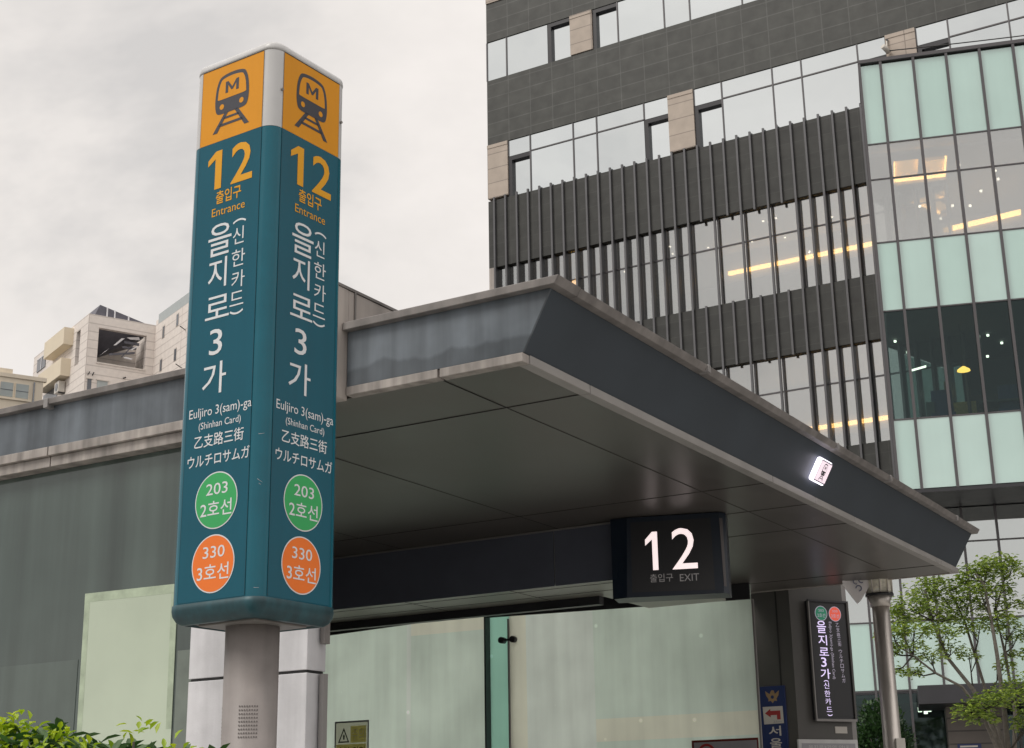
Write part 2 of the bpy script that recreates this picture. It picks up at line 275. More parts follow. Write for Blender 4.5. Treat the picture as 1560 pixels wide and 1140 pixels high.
# ------------------------------------------------------------------ mesh builder
class MB:
    def __init__(s): s.v = []; s.f = []; s.m = []; s.mats = []; s.sm = []
    def mi(s, m):
        if m not in s.mats: s.mats.append(m)
        return s.mats.index(m)
    def poly(s, pts, faces, m, smooth=False):
        o = len(s.v); s.v += [tuple(p) for p in pts]; k = s.mi(m)
        for f in faces: s.f.append(tuple(i + o for i in f)); s.m.append(k); s.sm.append(smooth)
        return s
    def box(s, x0, x1, y0, y1, z0, z1, m):
        p = [(x, y, z) for z in (z0, z1) for y in (y0, y1) for x in (x0, x1)]
        return s.poly(p, [(0, 2, 3, 1), (4, 5, 7, 6), (0, 1, 5, 4), (2, 6, 7, 3), (0, 4, 6, 2), (1, 3, 7, 5)], m)
    def hexa(s, p, m):   # p: 8 points, bottom 4 then top 4 in ring order
        return s.poly(p, [(3, 2, 1, 0), (4, 5, 6, 7), (0, 1, 5, 4), (1, 2, 6, 5), (2, 3, 7, 6), (3, 0, 4, 7)], m)
    def prism(s, ring, z0, z1, m, smooth=False):
        n = len(ring); pts = [(x, y, z0) for x, y in ring] + [(x, y, z1) for x, y in ring]
        s.poly(pts, [tuple(range(n))[::-1], tuple(range(n, 2 * n))], m)
        return s.poly(pts, [(i, (i + 1) % n, n + (i + 1) % n, n + i) for i in range(n)], m, smooth)
    def tube(s, pts, rad, m, seg=10, caps=True):
        rings = []; n = len(pts); V = [Vector(p) for p in pts]
        if not isinstance(rad, (list, tuple)): rad = [rad] * n
        o = len(s.v); k = s.mi(m); up = Vector((0, 0, 1))
        for i in range(n):
            d = (V[min(i + 1, n - 1)] - V[max(i - 1, 0)]).normalized()
            a = d.cross(up)
            if a.length < 1e-3: a = d.cross(Vector((1, 0, 0)))
            a.normalize(); b = d.cross(a)
            for j in range(seg):
                t = 2 * math.pi * j / seg
                q = V[i] + (a * math.cos(t) + b * math.sin(t)) * rad[i]; s.v.append(tuple(q))
        for i in range(n - 1):
            for j in range(seg):
                s.f.append((o + i * seg + j, o + i * seg + (j + 1) % seg, o + (i + 1) * seg + (j + 1) % seg, o + (i + 1) * seg + j)); s.m.append(k); s.sm.append(True)
        if caps:
            s.f.append(tuple(o + j for j in range(seg))[::-1]); s.m.append(k); s.sm.append(False)
            s.f.append(tuple(o + (n - 1) * seg + j for j in range(seg))); s.m.append(k); s.sm.append(False)
        return s
    def flat(s, shape, T, d, m, th=0.0):
        """shape = (pts2d, faces) placed by T(x, z, d)"""
        return s.poly([T(x, z, d) for x, z in shape[0]], shape[1], m)
    def build(s, name, parent=None, bevel=0.0, bseg=2):
        me = bpy.data.meshes.new(name); me.from_pydata(s.v, [], s.f)
        for m in s.mats: me.materials.append(m)
        me.polygons.foreach_set('material_index', s.m); me.polygons.foreach_set('use_smooth', s.sm)
        me.validate(); me.update()
        ob = bpy.data.objects.new(name, me); COL.objects.link(ob)
        if parent is not None: ob.parent = parent
        if bevel > 0:
            bm = bmesh.new(); bm.from_mesh(me); bmesh.ops.remove_doubles(bm, verts=bm.verts, dist=1e-5); bm.to_mesh(me); bm.free()
            b = ob.modifiers.new('bevel', 'BEVEL'); b.width = bevel; b.segments = bseg; b.limit_method = 'ANGLE'; b.angle_limit = R(40)
        return ob
def tag(o, label, cat, group=None, kind=None):
    if label: o['label'] = label
    if cat: o['category'] = cat
    if group: o['group'] = group
    if kind: o['kind'] = kind
    return o
def thing(name, label, cat, loc=(0, 0, 0), rot=0.0, group=None):
    o = bpy.data.objects.new(name, None); COL.objects.link(o); o.location = loc; o.rotation_euler = (0, 0, rot); o.empty_display_size = 0.2
    return tag(o, label, cat, group)
def part(name, parent, label=None):
    def f(mb, bevel=0.0, bseg=2):
        o = mb.build(name, parent, bevel, bseg)
        if label: o['label'] = label
        return o
    return f
def box_part(name, parent, dims, m, bevel=0.0):
    return MB().box(*dims, m).build(name, parent, bevel)

# ------------------------------------------------------------------ flat shapes and lettering
_tc = {}
def glyphs(body, off=0.0, res=3):
    k = (body, off)
    if k in _tc: return _tc[k]
    cu = bpy.data.curves.new('lettering', 'FONT'); cu.body = body; cu.offset = off; cu.resolution_u = res; cu.fill_mode = 'FRONT'
    ob = bpy.data.objects.new('lettering', cu); COL.objects.link(ob)
    dg = bpy.context.evaluated_depsgraph_get(); me = bpy.data.meshes.new_from_object(ob.evaluated_get(dg))
    p = [(v.co.x, v.co.y) for v in me.vertices]; f = [tuple(q.vertices) for q in me.polygons]
    bpy.data.objects.remove(ob); bpy.data.curves.remove(cu); bpy.data.meshes.remove(me)
    _tc[k] = (p, f); return _tc[k]
def fit(sh, x0, x1, z0, z1, turn=0):
    p, f = sh
    if turn: p = [(y, -x) for x, y in p]      # a quarter turn clockwise
    xs = [a for a, _ in p]; zs = [b for _, b in p]
    sx_, sz_ = (x1 - x0) / (max(xs) - min(xs)), (z1 - z0) / (max(zs) - min(zs))
    return [(x0 + (a - min(xs)) * sx_, z0 + (b - min(zs)) * sz_) for a, b in p], f
def txt(body, x0, x1, z0, z1, off=0.0, turn=0): return fit(glyphs(body, off), x0, x1, z0, z1, turn)
def rect(x0, x1, z0, z1): return [(x0, z0), (x1, z0), (x1, z1), (x0, z1)], [(0, 1, 2, 3)]
def disc(cx, cz, r, n=48, sx=1.0): return [(cx + r * sx * math.cos(2 * math.pi * i / n), cz + r * math.sin(2 * math.pi * i / n)) for i in range(n)], [tuple(range(n))]
def ngon(p): return list(p), [tuple(range(len(p)))]
def ring(cx, cz, r0, r1, a0=0, a1=360, n=48, sx=1.0):
    p = []
    for i in range(n + 1):
        a = R(a0 + (a1 - a0) * i / n); p += [(cx + r0 * sx * math.cos(a), cz + r0 * math.sin(a)), (cx + r1 * sx * math.cos(a), cz + r1 * math.sin(a))]
    return p, [(2 * i, 2 * i + 1, 2 * i + 3, 2 * i + 2) for i in range(n)]
def frame(x0, x1, z0, z1, w):
    p = [(x0, z0), (x1, z0), (x1, z1), (x0, z1), (x0 + w, z0 + w), (x1 - w, z0 + w), (x1 - w, z1 - w), (x0 + w, z1 - w)]
    return p, [(0, 1, 5, 4), (1, 2, 6, 5), (2, 3, 7, 6), (3, 0, 4, 7)]
def smooth_ring(pts, n=6):
    o = []; k = len(pts)
    for i in range(k):
        a, b, c, d = pts[i - 1], pts[i], pts[(i + 1) % k], pts[(i + 2) % k]
        for j in range(n):
            t = j / n
            o.append(tuple(0.5 * (2 * b[q] + (c[q] - a[q]) * t + (2 * a[q] - 5 * b[q] + 4 * c[q] - d[q]) * t * t + (3 * b[q] - a[q] - 3 * c[q] + d[q]) * t ** 3) for q in (0, 1)))
    return o
def mirror(pts, c): return pts + [(2 * c - x, z) for x, z in reversed(pts) if abs(x - c) > 1e-6]
def letter_m(x0, z0, x1, z1):
    w, h = x1 - x0, z1 - z0; q = lambda a, b: (x0 + a * w, z0 + b * h)
    p = [q(0, 0), q(.2, 0), q(.2, .66), q(.44, .16), q(.56, .16), q(.8, .66), q(.8, 0), q(1, 0), q(1, 1), q(.80, 1), q(.5, .42), q(.20, 1), q(0, 1)]
    return p, [(0, 1, 2, 11, 12), (2, 3, 10, 11), (3, 4, 10), (4, 5, 9, 10), (5, 6, 7, 8, 9)]
def one(x0, x1, z0, z1, stem=0.47):
    w, h = x1 - x0, z1 - z0; q = lambda a, b: (x0 + a * w, z0 + b * h)
    p = [q(1 - stem, 0), q(1, 0), q(1, 1), q(1 - stem * .95, 1), q(0, .80), q(0, .645), q(1 - stem, .80)]
    return p, [(0, 1, 2, 6), (6, 2, 3), (4, 5, 6, 3)]
def train_icon(cx, z0, s=1.0):
    """front view of a train on rails, as dark and pale shapes; unit = metres of the big panel"""
    g = lambda pts: [(cx + (x - 0.2725) * s, z0 + (z - 4.866) * s) for x, z in pts]
    outer = smooth_ring(mirror([(0.2725, 4.962), (0.215, 4.962), (0.184, 4.966), (0.168, 4.982), (0.160, 5.03), (0.164, 5.095), (0.178, 5.143), (0.203, 5.168), (0.2725, 5.177)], 0.2725))
    inner = smooth_ring(mirror([(0.2725, 5.041), (0.215, 5.041), (0.181, 5.043), (0.178, 5.055), (0.183, 5.100), (0.195, 5.135), (0.213, 5.151), (0.2725, 5.158)], 0.2725))
    dark = [ngon(g(outer)), ngon(g([(0.228, 4.966), (0.253, 4.966), (0.182, 4.866), (0.151, 4.866)])), ngon(g([(0.317, 4.966), (0.292, 4.966), (0.363, 4.866), (0.394, 4.866)])),
            ngon(g([(0.226, 4.942), (0.319, 4.942), (0.327, 4.930), (0.218, 4.930)])), ngon(g([(0.200, 4.909), (0.345, 4.909), (0.354, 4.895), (0.190, 4.895)]))]
    pale = [ngon(g(inner)), disc(cx + (0.207 - 0.2725) * s, z0 + (5.001 - 4.866) * s, 0.0145 * s, 24), disc(cx + (0.338 - 0.2725) * s, z0 + (5.001 - 4.866) * s, 0.0145 * s, 24)]
    letter = [letter_m(*g([(0.228, 5.069)])[0], *g([(0.317, 5.131)])[0])]
    return dark, pale, letter

# ================================================================== SETTING
g = MB(); g.poly([(-600, -600, 0), (600, -600, 0), (600, 600, 0), (-600, 600, 0)], [(0, 1, 2, 3)], M['asphalt'])
tag(g.build('ground'), None, None, kind='structure')
g = MB(); g.box(-14, 14, -6, 34, 0.0, 0.12, M['paving'])
tag(g.build('pavement'), None, None, kind='structure')

g = MB(); a_ = R(-30.83)
def bounce_pt(u, v, z): return (0.0610 + u * math.cos(a_) - v * math.sin(a_), 7.6507 + u * math.sin(a_) + v * math.cos(a_), z)
rg_ = [(-11, 8.06), (-2.3, 8.06), (-2.3, 15), (-11, 15)]
g.hexa([bounce_pt(u, v, 0.1205) for u, v in rg_] + [bounce_pt(u, v, 0.16) for u, v in rg_], mat('pale_bounce_slab', (0.62, 0.62, 0.60), 0.6, var=0.1, scale=3))  # unseen pale slab added to bounce daylight onto the frosted panes
tag(g.build('bounce_floor'), None, None, kind='structure')

# ================================================================== ENTRANCE SIGN PILLAR (totem)
WT, RC = 0.544, 0.066
tot = thing('station_sign_pillar', 'tall four-sided teal and yellow subway sign pillar on a round grey post', 'sign', (-1.1195, 6.4043, 0.12), R(-33.696))
def rsq(inset=0.0, n=8, r=RC):
    p = []; r = max(r - inset, 0.012)
    for cx, cy, a0 in ((-inset - r, inset + r, -90), (-inset - r, WT - inset - r, 0), (-WT + inset + r, WT - inset - r, 90), (-WT + inset + r, inset + r, 180)):
        for k in range(n + 1):
            a = R(a0 + 90 * k / n); p.append((cx + r * math.cos(a), cy + r * math.sin(a)))
    return p
Z0 = -0.12
def loft(mb, levels, m):
    n = None
    for i, (ins, z) in enumerate(levels):
        rg = rsq(ins)
        if n is None: n = len(rg); o = len(mb.v); k = mb.mi(m)
        mb.v += [(x, y, z + Z0) for x, y in rg]
    for i in range(len(levels) - 1):
        for j in range(n):
            mb.f.append((o + i * n + j, o + i * n + (j + 1) % n, o + (i + 1) * n + (j + 1) % n, o + (i + 1) * n + j)); mb.m.append(k); mb.sm.append(True)
    return o, n
def cap_face(mb, o, n, i, m, flip=False):
    t = tuple(o + i * n + j for j in range(n)); mb.f.append(t[::-1] if flip else t); mb.m.append(mb.mi(m)); mb.sm.append(False)
b = MB(); o, n = loft(b, [(0.0, 2.572), (0.0, 4.818)], M['teal_trim']); part('teal_cabinet', tot)(b)
b = MB(); o, n = loft(b, [(0.0, 4.8195), (0.0, 5.226)], M['white_trim']); part('white_cabinet_head', tot)(b)
b = MB(); o, n = loft(b, [(0.003, 5.2265), (0.003, 5.2295), (-0.002, 5.2300), (-0.003, 5.240), (-0.001, 5.256), (0.006, 5.268), (0.02, 5.275), (0.05, 5.279)], M['white_trim']); cap_face(b, o, n, 7, M['white_trim'])
part('top_cap', tot)(b)
b = MB(); o, n = loft(b, [(0.01, 2.577), (-0.006, 2.572), (-0.007, 2.55), (-0.002, 2.525), (0.014, 2.502), (0.036, 2.489), (0.055, 2.486), (0.062, 2.497)], M['teal_dark'])
ob = part('bottom_rim', tot)(b)
b = MB(); b.box(-WT + 0.05, -0.05, 0.05, WT - 0.05, 2.496 + Z0, 2.505 + Z0, M['under']); b.box(-WT + 0.10, -0.10, 0.10, WT - 0.10, 2.484 + Z0, 2.4955 + Z0, M['under']); part('underside_plate', tot)(b, 0.004)
# round post with two patches of vent holes
cx, cy, pr = -WT / 2, WT / 2, 0.122
b = MB(); b.tube([(cx, cy, -0.0), (cx, cy, 2.4835 + Z0)], pr, M['post'], 40)
po = part('post', tot)(b)
b = MB()
for a0, ncol in ((-168, 7), (-68, 8)):
    for i in range(ncol):
        for j in range(9):
            a = R(a0 + i * 5.2); zc = 2.125 + Z0 - j * 0.0165
            ux, uy = math.cos(a), math.sin(a); tx, ty = -uy, ux
            pts = [(cx + ux * (pr + 0.0012) + tx * 0.0042 * math.cos(R(60 * q)), cy + uy * (pr + 0.0012) + ty * 0.0042 * math.cos(R(60 * q)), zc + 0.0042 * math.sin(R(60 * q))) for q in range(6)]
            b.poly(pts, [tuple(range(6))], M['vent'])
part('vent_hole', po)(b)

def sign_face(T, full=True):
    b = MB(); b.flat(rect(0.0665, WT - 0.0665, 2.578, 4.818), T, 0.002, M['teal'])
    f = part('teal_panel', tot)(b)
    b = MB(); b.flat(rect(0.0665, WT - 0.0665, 4.8195, 5.226), T, 0.002, M['yellow']); y = part('yellow_panel', tot)(b)
    b = MB()
    for x in (0.0660, WT - 0.0670): b.flat(rect(x, x + 0.0011, 2.578, 5.226), T, 0.0032, M['joint'])
    b.flat(rect(0.0665, WT - 0.0665, 5.2235, 5.227), T, 0.0032, M['joint']); part('panel_joint', tot)(b)
    if not full: return
    d, p, l = train_icon(0.272, 4.866)
    b = MB()
    for s in d: b.flat(s, T, 0.0030, M['navy'])
    for s in p: b.flat(s, T, 0.0036, M['yellow'])
    for s in l: b.flat(s, T, 0.0042, M['navy'])
    part('train_pictogram', y)(b)
    b = MB(); b.flat(one(0.132, 0.224, 4.566, 4.768), T, 0.0035, M['yellow_text']); b.flat(txt('2', 0.288, 0.427, 4.566, 4.772, 0.012), T, 0.0035, M['yellow_text'])
    part('exit_number', f)(b)
    b = MB(); b.flat(txt('출입구', 0.195, 0.360, 4.484, 4.552, 0.012), T, 0.0035, M['yellow_text']); b.flat(txt('Entrance', 0.172, 0.388, 4.423, 4.465, 0.0), T, 0.0035, M['yellow_text'])
    part('entrance_lettering', f)(b)
    b = MB()
    for ch, x0, x1, z0, z1 in (('을', .158, .309, 4.216, 4.378), ('지', .167, .287, 4.052, 4.201), ('로', .159, .313, 3.899, 4.011), ('3', .195, .278, 3.720, 3.846), ('가', .161, .311, 3.530, 3.683)):
        b.flat(txt(ch, x0, x1, z0, z1, 0.003), T, 0.0035, M['white_text'])
    for ch, x0, x1, z0, z1 in (('신', .319, .390, 4.246, 4.331), ('한', .317, .402, 4.133, 4.217), ('카', .322, .405, 4.026, 4.109), ('드', .316, .403, 3.937, 4.006)):
        b.flat(txt(ch, x0, x1, z0, z1, 0.0), T, 0.0035, M['white_text'])
    b.flat(ring(0.358, 4.300, 0.064, 0.073, 54, 126, 20), T, 0.0035, M['white_text']); b.flat(ring(0.361, 3.966, 0.064, 0.073, 234, 306, 20), T, 0.0035, M['white_text'])
    part('korean_station_name', f)(b)
    b = MB(); b.flat(txt('Euljiro 3(sam)-ga', .086, .478, 3.417, 3.475, 0.0), T, 0.0035, M['white_text']); b.flat(txt('(Shinhan Card)', .151, .416, 3.360, 3.403, 0.0), T, 0.0035, M['white_text'])
    b.flat(txt('乙支路三街', .128, .437, 3.282, 3.343, 0.006), T, 0.0035, M['white_text']); b.flat(txt('ウルチロサムガ', .090, .477, 3.194, 3.251, 0.006), T, 0.0035, M['white_text'])
    part('small_station_name', f)(b)
    for c, m, a, k, zt, in (((0.283, 3.025), M['green'], '203', '2호선', 3.025), ((0.280, 2.738), M['orange'], '330', '3호선', 2.738)):
        b = MB(); b.flat(disc(c[0], c[1], 0.131, 56), T, 0.0035, M['white_text']); b.flat(disc(c[0], c[1], 0.1255, 56), T, 0.0042, m)
        b.flat(txt(a, c[0] - .064, c[0] + .070, zt + .026, zt + .079, 0.004), T, 0.0049, M['white_text']); b.flat(txt(k, c[0] - .095, c[0] + .099, zt - .073, zt - .001, 0.006), T, 0.0049, M['white_text'])
        part('line_badge', f)(b)
TL = lambda x, z, d: (x - WT, -d, z + Z0)
TR = lambda x, z, d: (d, x, z + Z0)
sign_face(TL); sign_face(TR)
sign_face(lambda x, z, d: (-x, WT + d, z + Z0), False); sign_face(lambda x, z, d: (-WT - d, WT - x, z + Z0), False)
b = MB()
for zc, sl, wd_ in ((3.30, 0.004, 0.026), (3.085, -0.016, 0.024), (3.07, -0.006, 0.008), (2.61, 0.0, 0.022)):
    o_ = 0.0018; c_ = RC * (1 - 0.7071)
    q_ = [(-c_ + o_ * .7 + t * .7071, c_ - o_ * .7 + t * .7071, zc + Z0 + sl * t / wd_ + e) for t, e in ((-wd_ / 2, -.0009), (wd_ / 2, -.0004), (wd_ / 2, .0004), (-wd_ / 2, .0009))]
    b.poly(q_, [(0, 1, 2, 3)], M['white_trim'])
part('scratch', tot)(b)
for (x, y, z) in ((0.002, 0.058, 5.02), (0.002, WT - 0.05, 5.02), (-WT - 0.002, 0.05, 5.02)):
    b = MB(); b.tube([(x - 0.004, y, z + Z0), (x + 0.006, y, z + Z0)], 0.007, M['under'], 10); part('panel_screw', tot)(b)

# ================================================================== SUBWAY ENTRANCE BUILDING
A_E = R(-30.83); EX, EY = 0.0610, 7.6507
def ent(u, v, z=0.0): return (EX + u * math.cos(A_E) - v * math.sin(A_E), EY + u * math.sin(A_E) + v * math.cos(A_E), z)
en = thing('subway_entrance', 'low subway entrance building with flat slate grey canopy and glass walls', 'building', ent(0, 0), A_E)
VF = 8.62
# canopy roof: a body with a leaning right face, coping above, stone trim below
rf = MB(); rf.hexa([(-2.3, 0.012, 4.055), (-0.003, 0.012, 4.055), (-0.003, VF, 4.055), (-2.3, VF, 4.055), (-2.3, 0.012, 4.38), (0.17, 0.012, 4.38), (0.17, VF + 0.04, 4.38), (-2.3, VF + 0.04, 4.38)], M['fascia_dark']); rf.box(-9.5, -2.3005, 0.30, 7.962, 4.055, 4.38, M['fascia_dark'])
roof = part('canopy_roof', en)(rf)
M['fascia_plain'] = M['fascia'].copy(); fm = M['fascia']; t_ = fm.node_tree; n_ = t_.nodes; l_ = t_.links; pb = n_['Principled BSDF']; src = pb.inputs['Base Color'].links[0].from_socket
co_ = n_.new('ShaderNodeTexCoord'); sp_ = n_.new('ShaderNodeSeparateXYZ'); l_.new(co_.outputs['Object'], sp_.inputs[0])
cx_ = n_.new('ShaderNodeCombineXYZ'); l_.new(sp_.outputs['X'], cx_.inputs['X']); nz_ = n_.new('ShaderNodeTexNoise'); nz_.inputs['Scale'].default_value = 2.6; nz_.inputs['Detail'].default_value = 6; l_.new(cx_.outputs[0], nz_.inputs['Vector'])
a_ = n_.new('ShaderNodeMath'); a_.operation = 'MULTIPLY_ADD'; a_.inputs[1].default_value = 0.24; a_.inputs[2].default_value = 4.03; l_.new(nz_.outputs['Fac'], a_.inputs[0])
d_ = n_.new('ShaderNodeMath'); d_.operation = 'SUBTRACT'; l_.new(sp_.outputs['Z'], d_.inputs[0]); l_.new(a_.outputs[0], d_.inputs[1])
r_ = n_.new('ShaderNodeMapRange'); r_.inputs['From Min'].default_value = -0.014; r_.inputs['From Max'].default_value = 0.010; r_.inputs['To Min'].default_value = 0.70; r_.inputs['To Max'].default_value = 1.06; l_.new(d_.outputs[0], r_.inputs['Value'])
v_ = n_.new('ShaderNodeVectorMath'); v_.operation = 'SCALE'; l_.new(src, v_.inputs[0]); l_.new(r_.outputs['Result'], v_.inputs['Scale']); l_.new(v_.outputs['Vector'], pb.inputs['Base Color'])
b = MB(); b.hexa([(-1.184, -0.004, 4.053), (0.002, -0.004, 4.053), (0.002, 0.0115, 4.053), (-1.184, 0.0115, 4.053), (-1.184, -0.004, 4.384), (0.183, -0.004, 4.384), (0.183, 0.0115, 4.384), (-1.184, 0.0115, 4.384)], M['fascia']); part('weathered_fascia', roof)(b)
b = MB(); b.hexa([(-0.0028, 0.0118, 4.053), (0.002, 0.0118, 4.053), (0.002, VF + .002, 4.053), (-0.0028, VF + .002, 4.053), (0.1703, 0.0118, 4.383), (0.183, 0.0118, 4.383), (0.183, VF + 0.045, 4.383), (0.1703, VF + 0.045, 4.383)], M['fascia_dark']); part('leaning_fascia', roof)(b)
b = MB(); b.hexa([(-1.184, -0.055, 4.385), (0.235, -0.055, 4.385), (0.235, 0.2, 4.385), (-1.184, 0.2, 4.385), (-1.184, -0.055, 4.432), (0.262, -0.055, 4.432), (0.262, 0.2, 4.432), (-1.184, 0.2, 4.432)], M['coping'])
for v0, v1 in ((0.2005, 1.92), (1.93, 4.40), (4.41, 5.75), (5.76, 7.85), (7.86, VF + 0.09)):
    b.hexa([(0.0, v0, 4.385), (0.235, v0, 4.385), (0.235, v1, 4.385), (0.0, v1, 4.385), (0.0, v0, 4.428), (0.262, v0, 4.428), (0.262, v1, 4.428), (0.0, v1, 4.428)], M['coping'])
for v in (1.92, 4.40, 5.75, 7.85): b.box(0.19, 0.266, v - 0.012, v + 0.03, 4.383, 4.4325, M['pillar_edge'])
part('roof_coping', roof)(b, 0.004)
b = MB()
for u0, u1 in ((-1.184, -0.55), (-0.535, 0.004)): b.box(u0, u1, -0.012, 0.06, 3.998, 4.050, M['trim'])
for v0, v1 in ((0.0605, 0.742), (0.752, 3.59), (3.60, 4.50), (4.51, 5.445), (5.455, 8.055), (8.065, VF + 0.02)): b.box(-0.06, 0.012, v0, v1, 3.998, 4.050, M['trim_clean'])
b.box(-2.3, 0.012, VF + 0.0205, VF + 0.06, 3.998, 4.050, M['trim'])
part('stone_trim', roof)(b, 0.004)
b = MB(); b.box(-2.3, -0.061, 0.061, VF + 0.0195, 4.004, 4.0545, M['soffit']); b.box(-9.4, -2.3005, 0.301, 7.96, 4.004, 4.0545, M['soffit']); so = part('soffit', roof)(b)
b = MB()
for v in (0.747, 3.595, 4.505, 5.45, 8.06): b.box(-9.0 if v < 7 else -2.2, -0.062, v - 0.004, v + 0.004, 4.0005, 4.0035, M['joint'] if v < 1 or v > 8 else M['faint_joint'])
b.box(-0.564, -0.556, 0.062, 0.74, 4.0005, 4.0032, M['joint']); b.box(-0.563, -0.557, 0.76, 7.9, 4.0005, 4.0032, M['faint_joint'])
for u in (-2.17, -3.78): b.box(u - 0.003, u + 0.003, 0.31, 7.9, 4.0005, 4.0032, M['faint_joint'])
part('soffit_joint', roof)(b)
# upstand block above the pier
b = MB(); b.box(-2.22, -1.19, -0.10, 0.0095, 3.972, 4.655, M['stone_warm']); b.box(-2.22, -1.191, 0.01, 2.6, 4.36, 4.654, M['stone_warm']); bl = part('roof_block', en)(b, 0.006)
b = MB(); b.box(-2.23, -1.185, -0.104, 2.61, 4.6555, 4.672, M['coping']); b.box(-1.189, -1.184, 0.06, 0.075, 4.43, 4.6552, M['coping']); part('block_capping', bl)(b)
# granite pier
pi = MB(); pi.box(-2.405, -1.512, 0.10, 0.27, 0.0, 2.452, M['stone']); pi.box(-2.405, -1.512, 0.10, 0.27, 2.468, 3.968, M['stone']); pi.box(-2.395, -1.522, 0.108, 0.262, 2.4525, 2.4675, M['joint'])
part('granite_pier', en)(pi, 0.004)
b = MB(); b.box(-1.500, -1.470, 0.20, 0.24, 0.0, 2.45, M['pillar_edge']); b.box(-1.500, -1.465, 0.20, 0.245, 2.62, 3.96, M['coping']); part('pier_edge_strip', en)(b)
# left side wall: band and glass
b = MB(); b.box(-9.4, -2.2205, 0.16, 0.5, 4.100, 4.394, M['fascia_plain']); wl = part('side_fascia', en)(b)
b = MB()
for u0, u1 in ((-9.4, -3.83), (-3.82, -2.2205)): b.hexa([(u0, 0.11, 4.395), (u1, 0.11, 4.395), (u1, 0.5, 4.395), (u0, 0.5, 4.395), (u0, 0.105, 4.435), (u1, 0.105, 4.435), (u1, 0.5, 4.435), (u0, 0.5, 4.435)], M['coping'])
b.box(-3.845, -3.805, 0.10, 0.3, 4.37, 4.438, M['pillar_edge']); part('side_coping', wl)(b, 0.003)
b = MB()
for u0, u1 in ((-9.4, -3.80), (-3.79, -2.2205)):
    b.box(u0, u1, 0.125, 0.3, 4.036, 4.0985, M['trim']); b.box(u0, u1, 0.155, 0.3, 3.965, 4.0345, M['trim'])
part('side_stone_trim', wl)(b, 0.004)
b = MB(); b.box(-9.4, -2.41, 0.25, 0.275, 0.0, 3.9645, M['dull_glass']); gl = part('side_glass', en)(b)
b = MB(); b.hexa([(-3.457, 0.244, 1.2), (-2.658, 0.244, 1.2), (-2.658, 0.2485, 1.2), (-3.457, 0.2485, 1.2), (-3.473, 0.244, 3.092), (-2.664, 0.244, 3.082), (-2.664, 0.2485, 3.082), (-3.473, 0.2485, 3.092)], M['sheet'])
T_ = lambda x, z, d: (x, 0.2432, z)
for q in (((-3.473, 3.092), (-2.664, 3.082), (-2.664, 3.025), (-3.473, 3.035)), ((-3.472, 3.035), (-3.425, 3.035), (-3.415, 1.2), (-3.457, 1.2)), ((-2.715, 3.03), (-2.664, 3.03), (-2.660, 2.2), (-2.705, 2.2))):
    b.flat(ngon(q[::-1]), T_, 0, M['sheet_edge'])
tag(b.build('pale_sheet', gl), 'pale green sheet taped inside the dark glass', None)
b = MB(); b.box(-9.3, -3.50, 0.2465, 0.2490, 1.0, 2.672, mat('dusty_film', (0.083, 0.108, 0.097), 0.08, spec=0.6, var=0.2, scale=0.8, streak=0.3, streak_scale=3.6)); part('dusty_film', gl)(b)
b = MB(); b.box(-2.64, -2.42, 0.2445, 0.2490, 1.0, 2.666, mat('grey_film', (0.16, 0.19, 0.165), 0.2, var=0.2)); part('grey_film', gl)(b)
# hidden closing walls so the hall is not a floating lid
b = MB(); b.box(-9.4, -9.3, 0.28, VF - 0.1, 0.0, 4.0035, M['pillar']); part('end_wall', en)(b)
# beam under the canopy
b = MB(); b.box(-9.2, -2.205, 4.235, 5.10, 3.535, 4.0, M['under_beam']); b.box(-2.2045, -1.43, 4.235, 6.0, 3.535, 4.0, M['under_beam']); be = part('ceiling_beam', en)(b)
b = MB(); b.box(-9.2, -2.215, 4.225, 4.2345, 3.520, 3.985, M['beam']); b.box(-2.205, -1.43, 4.225, 4.2345, 3.520, 3.985, M['beam']); b.box(-9.2, -1.43, 4.215, 4.2345, 3.986, 3.9995, M['pillar_edge']); part('beam_cladding', be)(b)
b = MB(); b.box(-9.2, -2.21, 5.02, 5.099, 3.46, 3.534, M['steel_dark']); part('beam_drip_edge', be)(b)
b = MB()
for v in (4.43, 4.78): b.box(-9.2, -1.44, v, v + 0.006, 3.5325, 3.5345, M['joint'])
for u in (-3.8, -2.7): b.box(u, u + 0.007, 4.24, 5.0, 3.5325, 3.5345, M['joint'])
part('beam_joint', be)(b)
# far glass wall with green fin
def pane(u0, u1, zl, zr, m, v=8.0):
    b = MB(); b.hexa([(u0, v, 0), (u1, v, 0), (u1, v + 0.02, 0), (u0, v + 0.02, 0), (u0, v, zl), (u1, v, zr), (u1, v + 0.02, zr), (u0, v + 0.02, zl)], m); return b
def fields(cuts):   # one pane with fields of different tone; cream stands for a pale surface behind
    b = MB()
    for u0, u1, z0, z1, m in cuts: b.poly([(u0, 8.0, z0), (u1, 8.0, z0), (u1, 8.0, z1), (u0, 8.0, z1)], [(0, 1, 2, 3)], M[m])
    return b
part('frosted_pane', en)(fields([(-9.2, -6.36, 0, 3.99, 'frost'), (-6.36, -6.30, 0, 3.99, 'frost_pale'), (-6.30, -5.232, 0, 3.78, 'frost'), (-6.30, -5.232, 3.78, 3.99, 'frost_cream')]))
part('frosted_pane', en)(fields([(-4.935, -4.72, 0, 3.99, 'frost_cream'), (-4.72, -3.86, 0, 3.99, 'frost_pale'), (-3.86, -1.985, 2.98, 3.99, 'frost'), (-3.86, -1.985, 2.70, 2.98, 'frost'), (-3.86, -1.985, 2.46, 2.70, 'frost_cream'), (-3.86, -1.985, 0, 2.46, 'frost')]))
fn = part('glass_fin', en)(pane(-5.215, -4.955, 3.99, 3.99, M['fin_glass'], 8.03))
